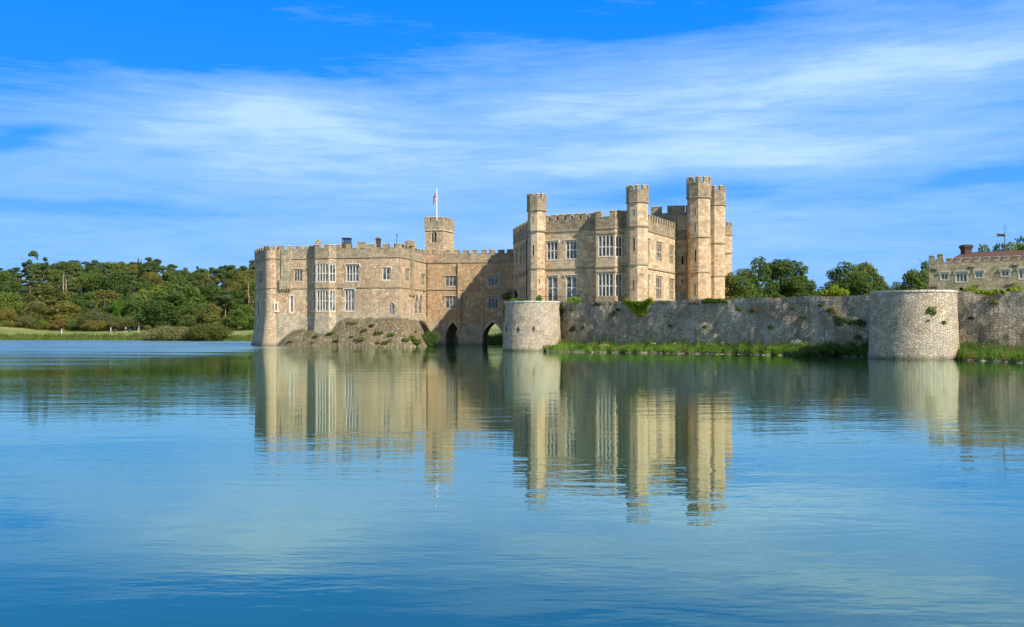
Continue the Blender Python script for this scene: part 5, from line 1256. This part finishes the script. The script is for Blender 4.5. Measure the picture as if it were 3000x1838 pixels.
plant(S5, 2195, 2255, 665, 690, 0, 'leaf_mid', 'wall_tuft', 'green tuft on the dark wall right of the large bastion', 240, .08, .3, 'mound', cwW2, lift=.2)
plant(S5, 2020, 2060, 785, 812, 0, 'creeper', 'wall_tuft', 'brown tuft on the dark wall right of the large bastion', 200, .08, .3, 'mound', cwW2, lift=.2)
plant(S2, 985, 1065, 925, 1030, 183, 'leaf_dark', 'ivy', 'dark ivy covering the broken stair behind the small bastion', 900, .13, .8, 'mound', cat='ivy')
# plants on the rubble slope: picked points on its surface
r = random.Random(12); gi = 0
EXW = [(r.uniform(430, 1500), r.uniform(1215, 1410), r.uniform(15, 40), r.uniform(6, 14), r.choice(['leaf_olive', 'leaf_mid', 'creeper'])) for _ in range(6)]
EXW = [e for e in EXW if e[1] > 1400 - (e[0] - 400) * .5 and not 610 < e[0] < 800 or e[1] > 1330]
for (x, y, wd, hg, lf) in ((935, 1230, 80, 45, 'leaf_olive'), (755, 1325, 60, 40, 'leaf_mid'), (1015, 1380, 70, 55, 'leaf_olive'), (1175, 1320, 75, 60, 'leaf_mid'), (1290, 1330, 60, 50, 'leaf_mid'), (1265, 1395, 90, 50, 'leaf_olive'), (1410, 1390, 60, 60, 'leaf_mid'), (1470, 1375, 80, 80, 'leaf_mid'), (620, 1350, 50, 35, 'leaf_olive'), (400, 1395, 60, 25, 'leaf_olive'), (1100, 1260, 50, 35, 'creeper'), (1050, 1300, 50, 35, 'leaf_olive'), (800, 1385, 50, 30, 'leaf_olive'), (1160, 1400, 50, 30, 'leaf_olive')) + tuple(EXW):
    px_, py_ = S1(x, y); best = None
    for rw in GLROWS:
        for p in rw:
            if p[2] < -.1: continue
            qx = CX + p[0] / p[1] * F; qy = YH - (p[2] - CAMH) / p[1] * F; e = (qx - px_) ** 2 + (qy - py_) ** 2
            if best is None or e < best[0]: best = (e, p)
    p = best[1]; W = wd * .33 / F * p[1] * 1.15; H = hg * .33 / F * p[1] * .6
    lob = [(r.uniform(-.35, .35) * W, r.uniform(-.2, .2), r.uniform(.1, .5) * H, W * .25, .4, H * .35) for _ in range(7)]
    o = bpy.data.objects.new('slope_tuft', leafmesh('slope_tuft', lob, 260, .13, gi + 3, MAT[lf], up=.5)); o.location = p; COL.objects.link(o); gi += 1
    tag(o, 'scrubby low weed tuft rooted in the rubble slope under the low castle block', 'plant', 'weed tufts scattered over the rubble slope')
plant(S2, 262, 385, 1255, 1432, 178.5, 'leaf_dark', 'ivy', 'dark ivy mass at the water in the corner beside the left water arch', 2400, .13, 1.4, 'mound', cat='ivy')
plant(S2, 120, 245, 1330, 1430, 171.5, 'leaf_mid', 'shrub', 'green scrub at the waterline on the right corner of the rubble slope', 900, .13, 1.2, 'mound', cat='shrub')
# ------------------------------------------------------------------ bank along the wall foot
def edge_d(px): return interp(px, [1560, 1632, 1800, 2150, 2500, 2560, 2795, 2820, 3000, 3200], [135, 131.5, 128.8, 119, 108.8, 107, 100, 97, 88.6, 82])
mb = MB(); bank = []
def bankline(p0, p1, Wl, n):
    L = []
    for k in range(n + 1):
        px = p0 + (p1 - p0) * k / n; u = Wl.px((px, 1000))[0]; a = Wl.pt(u, 0, .2); d = edge_d(px) + .5 * math.sin(px * .05) + .3 * math.sin(px * .17); b = P(px, d)
        L.append((a, b))
    return L
for (p0, p1, Wl, n) in ((1600, 2585, cwW, 110), (2780, 3160, cwW2, 50)):
    L = bankline(p0, p1, Wl, n); bank.append(L)
    for k in range(n):
        (a, b), (a2, b2) = L[k], L[k + 1]
        def sec(a, b, t, z): q = lerp(a, b, t); return (q[0], q[1], z)
        prof = [(0, .75), (.45, .5), (.85, .25), (.97, .06), (1.04, -.3)]
        for q in range(4): mb.face([sec(a, b, prof[q + 1][0], prof[q + 1][1]), sec(a2, b2, prof[q + 1][0], prof[q + 1][1]), sec(a2, b2, *prof[q]), sec(a, b, *prof[q])])
plain('bank_earth', (.09, .075, .045), .95, .4, bmp=.6)
o = mb.build('bank', MAT['bank_earth'], smooth=True); tag(o, kind='structure')
def blades(name, pts, hs, wd, seed, mat, lean=.35, seg=2):
    """grass-like blades: pts (x,y,z), heights"""
    r = np.random.RandomState(seed); m = len(pts); p = np.array(pts, float); h = np.array(hs, float)
    a = r.uniform(0, 2 * np.pi, m); t = np.stack([np.cos(a), np.sin(a) * .5, np.zeros(m)], 1) * (wd * r.uniform(.6, 1.3, m))[:, None]
    ln = r.normal(size=(m, 3)) * lean * h[:, None]; ln[:, 2] = 0; up = np.zeros((m, 3)); up[:, 2] = h
    v = np.stack([p - t, p + t, p + up * .6 + ln * .35 + t * .7, p + up * .6 + ln * .35 - t * .7, p + up * r.uniform(.9, 1.05, m)[:, None] + ln], 1)
    me = bpy.data.meshes.new(name); me.vertices.add(m * 5); me.vertices.foreach_set('co', v.reshape(-1).astype(np.float32))
    b = np.arange(m)[:, None] * 5; li = np.concatenate([b + np.array([[0, 1, 2, 3]]), b + np.array([[3, 2, 4]])], 1).reshape(-1)
    st = (np.arange(m)[:, None] * 7 + np.array([[0, 4]])).reshape(-1); tot = np.tile([4, 3], m)
    me.loops.add(m * 7); me.loops.foreach_set('vertex_index', li.astype(np.int32)); me.polygons.add(m * 2); me.polygons.foreach_set('loop_start', st.astype(np.int32)); me.polygons.foreach_set('loop_total', tot.astype(np.int32))
    me.update(calc_edges=True); me.materials.append(MAT[mat]); o = bpy.data.objects.new(name, me); COL.objects.link(o); return o
rs = np.random.RandomState(4)
for bi, L in enumerate(bank):
    for (nm, mat, n_, lo, hi, tr, sd) in (('bank_grass', 'leaf_bright', 15000 if bi == 0 else 7000, .2, .7, (.15, 1.0), 1), ('bank_grass', 'leaf_dark', 7000 if bi == 0 else 3000, .5, 1.1, (0, .35), 2), ('bank_grass', 'leaf_mid', 9000 if bi == 0 else 4000, .3, .8, (.1, .9), 3)):
        pp, hh = [], []
        for _ in range(n_):
            f = rs.rand() * (len(L) - 1); k = int(f); t = rs.uniform(*tr); a = lerp(L[k][0], L[k + 1][0], f - k); b = lerp(L[k][1], L[k + 1][1], f - k); q = lerp(a, b, t)
            cl = .5 + .5 * math.sin(f * .9 + 2 * math.sin(f * .37) + t * 3); c2 = .5 + .5 * math.sin(f * 2.7 + t * 7)
            if rs.rand() > .25 + .75 * cl: continue
            pp.append((q[0], q[1], .75 - .6 * t)); hh.append((lo + (hi - lo) * rs.rand()) * (.55 + .5 * cl + .4 * c2) * (1.15 if bi else 1) * (1.7 if rs.rand() < .05 else 1))
        tag(blades(nm, pp, hh, .035, sd, mat, .3), kind='stuff')
    # leafy weeds
    lob = []
    for k in range(260 if bi == 0 else 90):
        f = rs.rand() * (len(L) - 2); i = int(f); t = rs.uniform(.05, .97); q = lerp(lerp(L[i][0], L[i + 1][0], f - i), lerp(L[i][1], L[i + 1][1], f - i), t); s_ = rs.uniform(.25, .55)
        lob.append((q[0], q[1], .8 - .65 * t + s_ * .4, s_ * 1.4, s_, s_ * .9))
    for (lf, sl) in (('leaf_bright', lob[::2]), ('leaf_mid', lob[1::4]), ('leaf_olive', lob[3::4])):
        o = bpy.data.objects.new('bank_weeds', leafmesh('bank_weeds', sl, int(150 * len(sl)), .085, 5, MAT[lf], up=.5)); COL.objects.link(o); tag(o, kind='stuff')
plant(S5, 600, 1200, 1005, 1105, 109.8, 'leaf_dark', 'bramble', 'dark bramble thicket at the wall foot left of the large bastion', 6500, .11, 2.6, 'mound', cat='bush')
Zf = lambda x, y: (1620 + x * .19481, 960 + y * .19481)
FL = [(690, 790, 225, 290, 'petal_white', 'pale brown seedheads in front of the long wall beside the yellow flowers'), (785, 838, 235, 275, 'petal_yellow', 'clump of bright yellow flowers at the foot of the long wall'), (1018, 1065, 245, 310, 'petal_purple', 'single spike of purple flowers at the foot of the long wall'), (1790, 1890, 200, 265, 'petal_white', 'tall plant with pale flower heads, the left one at the wall foot'), (2310, 2400, 215, 265, 'petal_white', 'pinkish-white flower heads right of the tall pale-flowered plant'), (1490, 1535, 200, 250, 'petal_white', 'few pale seedheads between the purple spike and the tall pale flowers')]
for i, (x0, x1, y0, y1, fm_, lb) in enumerate(FL):
    plant(Zf, x0, x1, y0, y1 + 40, edge_d(Zf((x0 + x1) / 2, 0)[0]) + 2.2, 'leaf_mid', 'flowering_plant', lb, 200, .05, .5, 'mound', flower=fm_, cat='flowers')
plant(S5, 590, 725, 962, 1035, 112.5, 'leaf_mid', 'flowering_plant', 'tall pinkish-white flowering plant at the left end of the dark bramble thicket', 420, .06, .8, 'mound', flower='petal_white', cat='flowers')
plant(Zf, 1850, 1990, 280, 350, edge_d(Zf(1900, 0)[0]) + 1.2, 'leaf_blue', 'silver_plant', 'silvery-leaved plant in the green bank below the tall pale flowers', 500, .07, .8, 'mound')
# stones along the water's edge
proto = []
for s_ in range(4):
    r = random.Random(s_); mb = MB(); n = 8; tp_ = []
    rg = [(math.cos(2 * math.pi * k / n) * r.uniform(.8, 1.15), math.sin(2 * math.pi * k / n) * r.uniform(.7, 1.1)) for k in range(n)]
    mb.prism([(a * .9, b * .9) for a, b in rg], -.5, .1, top=rg); mb.prism(rg, .1, .42, top=[(a * .62 + r.uniform(-.08, .08), b * .62) for a, b in rg]); proto.append(mb.mesh('edge_stone', MAT['rock']))
r = random.Random(31)
for bi, L in enumerate(bank):
    for k in range(60 if bi == 0 else 16):
        f = abs(k + r.uniform(-.4, 1.4)) / (60 if bi == 0 else 16) * (len(L) - 2); f = min(f, len(L) - 2.01); i = int(f); q = lerp(L[i][1], L[i + 1][1], f - i)
        o = bpy.data.objects.new('edge_stone', proto[k % 4]); o.location = (q[0] + r.uniform(-.1, .1), q[1] - .05 + r.uniform(-.1, .35), r.uniform(-.05, .06)); s_ = r.uniform(.12, .36); o.scale = (s_ * r.uniform(1, 1.8), s_, s_ * .7); o.rotation_euler[2] = r.uniform(0, 6)
        COL.objects.link(o); tag(o, 'small pale stone at the water edge below the long wall' if bi == 0 else 'small stone at the water edge right of the large bastion', 'stone', 'stones along the water edge' + ('' if bi == 0 else ' at the right'))
# ------------------------------------------------------------------ reeds and grass on the far bank
pp, hh, pp2, hh2 = [], [], [], []
for _ in range(30000):
    px = rs.uniform(-150, 760) if _ < 24000 else rs.uniform(1260, 1530); s_ = rs.uniform(-1, 8.5 if px < 800 else 10); y = shore(px) + s_; x = (px - CX) / F * y
    cl = .78 + .13 * math.sin(px * .11 + 2 * math.sin(px * .037)) + .14 * math.sin(px * .31 + 3 * math.sin(px * .09)) + .1 * math.sin(px * .9)
    if px > 600 and px < 800: cl *= .8
    (pp if rs.rand() < .6 else pp2).append((x, y, max(-.1, ground(x, y)) - .05)); 
    (hh if len(pp) > len(hh) else hh2).append(rs.uniform(.75, 1.7) * cl * (.85 if s_ < 2 else (1.25 if s_ < 6 else .7)))
tag(blades('reeds', pp, hh, .10, 7, 'reed', .14), kind='stuff')
tag(blades('reeds', pp2, hh2, .11, 8, 'leaf_mid', .18), kind='stuff')
pp, hh = [], []
for _ in range(9000):
    px = rs.uniform(-100, 780); s_ = rs.uniform(33, 52); y = shore(px) + s_; x = (px - CX) / F * y
    pp.append((x, y, ground(x, y))); hh.append(rs.uniform(.2, .6))
tag(blades('rough_grass', pp, hh, .07, 9, 'reed', .3), kind='stuff')
# ------------------------------------------------------------------ golfers and trolleys
def ringloft(mb, pts, rads, n=8, flat=1.0, cap=True):
    """one continuous limb: rings round a chain of joints"""
    P_ = [Vector(p) for p in pts]; rings = []
    for i, p in enumerate(P_):
        t = ((P_[min(i + 1, len(P_) - 1)] - P_[max(i - 1, 0)]).normalized()); u = Vector((1, 0, 0)) if abs(t.x) < .8 else Vector((0, 0, 1)); u = (u - t * u.dot(t)).normalized(); w_ = t.cross(u)
        r1, r2 = rads[i] if isinstance(rads[i], tuple) else (rads[i], rads[i] * flat)
        rings.append([p + u * r1 * math.cos(2 * math.pi * k / n) + w_ * r2 * math.sin(2 * math.pi * k / n) for k in range(n)])
    for i in range(len(rings) - 1):
        for k in range(n): mb.face([rings[i][k], rings[i][(k + 1) % n], rings[i + 1][(k + 1) % n], rings[i + 1][k]])
    if cap: mb.face(list(reversed(rings[0]))); mb.face(rings[-1])
def remesh(o, vox=.012):
    md = o.modifiers.new('Remesh', 'REMESH'); md.mode = 'VOXEL'; md.voxel_size = vox; md.use_smooth_shade = True
plain('skin_tone', (.5, .28, .19), .6, .05)
def person(px, d, face, stride, bend, label, top, legs, hat, arm=.5, shorts=False):
    x, y = P(px, d); z = ground(x, y); root = thing('person', label, 'person', (x, y, z)); root.rotation_euler[2] = face
    s = stride
    hip, ch, nk = (0, 0, .93), (0, .05 + bend * .5, 1.32), (0, .06 + bend * .8, 1.48); hd = (0, .09 + bend, 1.62)
    body = MB()
    ringloft(body, [(0, 0, .86), hip, (0, bend * .25, 1.1), ch, (0, bend * .72 + .04, 1.43), nk, (0, hd[1] - .01, 1.54)], [(.13, .1), (.165, .115), (.14, .1), (.185, .12), (.15, .09), (.06, .06), (.055, .055)], 12)
    ringloft(body, [(hd[0], hd[1] - .0, 1.52), (0, hd[1] + .015, 1.56), (0, hd[1] + .01, 1.63), (0, hd[1], 1.70), (0, hd[1] - .01, 1.745)], [(.045, .05), (.065, .085), (.076, .098), (.068, .088), (.03, .04)], 12)
    body.box(-.012, .012, hd[1] + .09, hd[1] + .125, 1.60, 1.64)
    L = {}
    for sg in (-1, 1):
        f = s * sg
        kn = (.1 * sg, f * .22 + .05, .49); an = (.11 * sg, f * .42 - (.06 if f < 0 else 0), .09 + (.05 if f < 0 else 0)); L[sg] = (kn, an)
        ringloft(body, [(.09 * sg, 0, .93), (.1 * sg, f * .1 + .02, .72), kn, (.105 * sg, (kn[1] + an[1]) / 2 - .02, .3), an], [.092, .08, .056, .055, .038], 8)
        ringloft(body, [(an[0], an[1] - .07, .045), (an[0], an[1] + .03, .05), (an[0], an[1] + .18, .03)], [.038, .042, .03], 8)
        fa = arm if sg > 0 else -f * .4
        el = (.24 * sg, ch[1] - .02 + fa * .12, 1.14); wr = (.25 * sg, ch[1] + .05 + fa * .42, .95 + abs(fa) * .12)
        ringloft(body, [(.17 * sg, ch[1] + .02, 1.41), (.21 * sg, ch[1], 1.3), el, (.245 * sg, (el[1] + wr[1]) / 2, (el[2] + wr[2]) / 2), wr], [.055, .048, .038, .036, .026], 8)
        ringloft(body, [wr, (wr[0], wr[1] + .03, wr[2] - .04), (wr[0], wr[1] + .05, wr[2] - .08)], [.026, .04, .034], 8)
        for q in range(4): ringloft(body, [(wr[0] - .02 + q * .014, wr[1] + .045, wr[2] - .07), (wr[0] - .02 + q * .014, wr[1] + .075, wr[2] - .11), (wr[0] - .02 + q * .014, wr[1] + .065, wr[2] - .14 + .006 * abs(q - 1.5))], [.010, .009, .007], 6)
        ringloft(body, [(wr[0] - .025, wr[1] + .03, wr[2] - .04), (wr[0] - .045, wr[1] + .06, wr[2] - .08)], [.011, .008], 6)
    bo = body.build('body', MAT['skin_tone'], None, smooth=True); bo.parent = root; remesh(bo)
    sh = MB()
    ringloft(sh, [(0, 0, .9), (0, 0, .98), (0, bend * .25, 1.12), ch, (0, bend * .72 + .04, 1.44), (0, nk[1], 1.49)], [(.185, .135), (.18, .13), (.165, .125), (.21, .145), (.175, .115), (.075, .075)], 12)
    for sg in (-1, 1):
        fa = arm if sg > 0 else -s * sg * .4
        ringloft(sh, [(.16 * sg, ch[1] + .02, 1.42), (.215 * sg, ch[1], 1.3), (.237 * sg, ch[1] - .015 + fa * .09, 1.18)], [.075, .068, .058], 8)
    o = sh.build('shirt', top, None, smooth=True); o.parent = root; remesh(o)
    tr = MB(); ringloft(tr, [(0, 0, .84), (0, 0, .95), (0, 0, 1.0)], [(.16, .125), (.185, .135), (.172, .125)], 12)
    for sg in (-1, 1):
        f = s * sg; kn, an = L[sg]
        ch_ = [(.09 * sg, 0, .9), (.1 * sg, f * .1 + .02, .72), (kn[0], kn[1] * 1.0, .52)]; rd = [.105, .098, .085]
        if not shorts: ch_ += [(.105 * sg, (kn[1] + an[1]) / 2 - .02, .3), (an[0], an[1], .1)]; rd = [.105, .095, .075, .075, .062]
        ringloft(tr, ch_, rd, 8)
    o = tr.build('shorts' if shorts else 'trousers', legs, None, smooth=True); o.parent = root; remesh(o)
    se = MB()
    for sg in (-1, 1):
        an = L[sg][1]; ringloft(se, [(an[0], an[1] - .09, .05), (an[0], an[1] + .03, .06), (an[0], an[1] + .2, .035)], [.048, .055, .042], 8)
    o = se.build('shoes', MAT['white_paint'], None, smooth=True); o.parent = root
    ha = MB(); ringloft(ha, [(0, hd[1] - .01, 1.665), (0, hd[1] - .01, 1.71), (0, hd[1] - .02, 1.765)], [(.085, .105), (.08, .1), (.03, .04)], 12)
    if hat is not None: ha.prism([(-.07, hd[1] + .08), (.07, hd[1] + .08), (.05, hd[1] + .18), (-.05, hd[1] + .18)], 1.67, 1.685)
    o = ha.build('cap' if hat is not None else 'hair', hat or MAT['bark'], None, smooth=True); o.parent = root
    return root
def zz(x, y): return (160 + x * .11364, 930 + y * .11364)
cl_w = plain('cloth_white', (.72, .72, .70), .85, .05); cl_b = plain('cloth_blue', (.12, .22, .5), .85, .1); cl_lb = plain('cloth_pale_blue', (.45, .58, .75), .85, .1); cl_d = plain('cloth_dark', (.06, .045, .05), .85, .1); cl_p = plain('cloth_pink', (.7, .5, .48), .85, .05)
PD = 291
person(zz(178, 0)[0], 291.5, math.radians(-80), .1, .12, 'golfer in white trousers and pale blue shirt leaning over near the reeds on the left', cl_lb, cl_w, cl_d, arm=.9)
person(zz(1443, 0)[0], PD, math.radians(-90), .35, .04, 'golfer in white shorts and blue-and-white top walking on the fairway, the left of three', cl_lb, cl_w, cl_w, arm=1.0, shorts=True)
person(zz(1820, 0)[0], PD + 2, math.radians(-90), .8, .18, 'golfer in dark shorts and pale pink shirt bending forward, middle of the three', cl_p, cl_d, None, arm=1.1, shorts=True)
person(zz(2160, 0)[0], PD + 5, math.radians(-90), .8, .06, 'golfer in blue shirt, white shorts and white cap striding, right of the three', cl_b, cl_w, cl_w, arm=1.0, shorts=True)
def trolley(px, d, label, bagm):
    x, y = P(px, d); z = ground(x, y); root = thing('golf_trolley', label, 'golf trolley', (x, y, z), 'golf trolleys on the fairway')
    def ch(mb, nm, m_, sm=False): o = mb.build(nm, m_, None, smooth=sm); o.parent = root
    mb = MB(); ringloft(mb, [(-.35, 0, .62), (0, 0, .72), (.55, 0, .86)], [.13, .15, .14], 10); ch(mb, 'golf_bag', bagm, True)
    for yy in (-.25, .25):
        mb = MB(); 
        A = [(math.cos(2 * math.pi * k / 14) * .16, math.sin(2 * math.pi * k / 14) * .16 + .16) for k in range(14)]
        for k in range(14):
            a, b = A[k], A[(k + 1) % 14]; mb.face([(a[0], yy - .03, a[1]), (b[0], yy - .03, b[1]), (b[0], yy + .03, b[1]), (a[0], yy + .03, a[1])])
        mb.face([(a, yy - .03, b) for a, b in A]); mb.face([(a, yy + .03, b) for a, b in reversed(A)]); ch(mb, 'wheel', MAT['iron'])
    mb = MB(); mb.tube((0, -.25, .16), (0, .25, .16), .02, n=6); mb.tube((0, 0, .16), (.1, 0, .6), .025, n=6); mb.tube((.4, 0, .7), (-.75, 0, .95), .02, n=6); mb.tube((-.75, -.12, .95), (-.75, .12, .95), .02, n=6); ch(mb, 'frame', MAT['iron'])
trolley(zz(1545, 0)[0], PD, 'brown golf trolley beside the left golfer of three', MAT['bark']); trolley(zz(1925, 0)[0], PD + 2, 'blue-green golf trolley beside the bending golfer', plain('bag_teal', (.02, .14, .2), .6)); trolley(zz(2250, 0)[0], PD + 5, 'black golf trolley beside the striding golfer in the cap', MAT['iron'])
# ------------------------------------------------------------------ light, sky, camera
sl = bpy.data.lights.new('sun', 'SUN'); sl.energy = 5.0; sl.angle = math.radians(.5); sl.color = (1, .94, .84)
so = bpy.data.objects.new('sun', sl); so.rotation_euler = SUN.to_track_quat('Z', 'Y').to_euler(); so.location = (60, -40, 60); COL.objects.link(so)
wd_ = bpy.data.worlds.new('World'); scene.world = wd_; wd_.use_nodes = True; nt = wd_.node_tree; bg = nt.nodes['Background']
sky = nt.nodes.new('ShaderNodeTexSky'); sky.sky_type = 'NISHITA'; sky.sun_disc = False
sky.sun_elevation = math.asin(SUN.z); sky.sun_rotation = math.atan2(SUN.x, SUN.y); sky.air_density = 1.0; sky.dust_density = .2; sky.ozone_density = 2.0
tc = nt.nodes.new('ShaderNodeTexCoord'); sx = nt.nodes.new('ShaderNodeSeparateXYZ'); nt.links.new(tc.outputs['Generated'], sx.inputs[0])
az = math_(nt, 'ARCTAN2', sx.outputs[0], sx.outputs[1]); el = math_(nt, 'ARCSINE', sx.outputs[2])
cmb = nt.nodes.new('ShaderNodeCombineXYZ'); nt.links.new(az, cmb.inputs[0]); nt.links.new(el, cmb.inputs[1])
n1 = noise(nt, cmb.outputs[0], 1.0, 6, .55, .5, scl=(3.0, 13, 1), rot=(0, 0, .03)); n2 = noise(nt, cmb.outputs[0], 1.0, 9, .68, .9, scl=(5.5, 48, 1), rot=(0, 0, -.05)); n3 = noise(nt, cmb.outputs[0], 1.0, 8, .68, .6, scl=(14, 120, 1), rot=(0, 0, -.1))
# slightly warped coordinates for the cloud fields
wv_ = noise(nt, cmb.outputs[0], 1.0, 3, .5, 0, scl=(5, 14, 1)); sc_ = nt.nodes.new('ShaderNodeVectorMath'); sc_.operation = 'MULTIPLY_ADD'; nt.links.new(wv_.outputs[1], sc_.inputs[0]); sc_.inputs[1].default_value = (.12, .045, 0); 
ad_ = nt.nodes.new('ShaderNodeVectorMath'); ad_.operation = 'SUBTRACT'; nt.links.new(cmb.outputs[0], ad_.inputs[0]); ad_.inputs[1].default_value = (.06, .0225, 0); nt.links.new(ad_.outputs[0], sc_.inputs[2]); wc = sc_.outputs[0]
dens = None
for (px, py, rx, ry, amp, rot) in ((750, 355, 900, 165, .68, 0), (200, 370, 500, 90, .22, 0), (900, 360, 420, 60, .2, -.12), (600, 510, 1200, 110, .45, 0), (1500, 480, 1100, 100, .35, .02), (2350, 440, 1000, 130, .6, .03), (2500, 240, 1100, 240, .6, .08), (1600, 310, 1000, 210, .5, .05), (2700, 120, 900, 150, .12, .1), (2300, 610, 900, 70, .25, 0), (900, 700, 1600, 170, .36, 0), (1500, 560, 2200, 260, .25, 0), (2400, 720, 1300, 170, .4, 0), (2500, 170, 1200, 200, .25, .1),
                               (60, 385, 160, 45, -.65, .3), (480, 455, 130, 20, -.25, 0), (250, 618, 600, 40, -.38, .03), (1950, 565, 420, 45, -.45, .08), (1700, 530, 300, 25, -.2, 0), (2900, 515, 250, 35, -.45, 0), (1750, 395, 450, 40, -.15, 0), (1300, 40, 1000, 120, -.2, .05), (150, 100, 900, 150, -.45, .05), (650, 262, 620, 85, .3, -.03)):
    a0 = math.atan((px - CX) / F); e0 = math.atan((YH - py) / F * math.cos(a0))
    mp = nt.nodes.new('ShaderNodeMapping'); mp.vector_type = 'TEXTURE'; mp.inputs['Location'].default_value = (a0, e0, 0); mp.inputs['Rotation'].default_value = (0, 0, rot); mp.inputs['Scale'].default_value = (rx / F, ry / F, 1)
    nt.links.new(wc, mp.inputs[0]); gr_ = nt.nodes.new('ShaderNodeTexGradient'); gr_.gradient_type = 'QUADRATIC_SPHERE'; nt.links.new(mp.outputs[0], gr_.inputs[0])
    v = math_(nt, 'MULTIPLY', math_(nt, 'POWER', gr_.outputs[1], .55), amp)
    dens = v if dens is None else math_(nt, 'ADD', dens, v)
nn = math_(nt, 'ADD', math_(nt, 'MULTIPLY', math_(nt, 'SUBTRACT', n1.outputs[0], .5), .75), math_(nt, 'MULTIPLY', math_(nt, 'SUBTRACT', n2.outputs[0], .5), .7))
nn = math_(nt, 'ADD', nn, math_(nt, 'MULTIPLY', math_(nt, 'SUBTRACT', n3.outputs[0], .5), .5))
dens = math_(nt, 'ADD', math_(nt, 'ADD', dens, nn), .06)
cf = ramp(nt, dens, [(0.02, 0), (.3, .2), (.7, .48), (1.15, .86)])
E = 10.0
rs_ = ramp(nt, math_(nt, 'MULTIPLY', el, 1.2), [(0, (.15, .36, .70)), (.12, (.09, .30, .69)), (.25, (.012, .215, .68)), (.42, (.0, .17, .68)), (.6, (.015, .09, .32)), (1, (.015, .045, .14))])
rs2 = mix(nt, 1.0, rs_, (E, E, E), 'MULTIPLY')
skc = mix(nt, .97, sky.outputs[0], rs2)
over = ramp(nt, el, [(.38, 0), (.6, .30)])                      # pale veil added above the view, unseen, to tune ambient tint and strength
back = ramp(nt, sx.outputs[1], [(-.2, .35), (.15, 0)])  # whitening added to the sky behind the camera, unseen, for the ambient light
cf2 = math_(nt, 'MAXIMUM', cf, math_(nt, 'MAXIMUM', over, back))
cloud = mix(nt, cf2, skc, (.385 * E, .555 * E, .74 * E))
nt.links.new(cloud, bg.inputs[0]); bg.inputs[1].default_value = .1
cam = bpy.data.cameras.new('camera'); cam.sensor_width = 36; cam.lens = F / 3000 * 36; cam.shift_y = (YH - 919) / 3000; cam.clip_end = 6000; cam.clip_start = .1
co = bpy.data.objects.new('camera', cam); co.location = (0, 0, CAMH); co.rotation_euler = (math.pi / 2, 0, 0); COL.objects.link(co); scene.camera = co
scene.view_settings.view_transform = 'Standard'; scene.view_settings.look = 'None'; scene.view_settings.exposure = .62; scene.view_settings.gamma = 1
scene.cycles.max_bounces = 6; scene.cycles.glossy_bounces = 3; scene.cycles.transmission_bounces = 3; scene.cycles.diffuse_bounces = 3
scene.cycles.sample_clamp_indirect = 4; scene.cycles.use_denoising = True
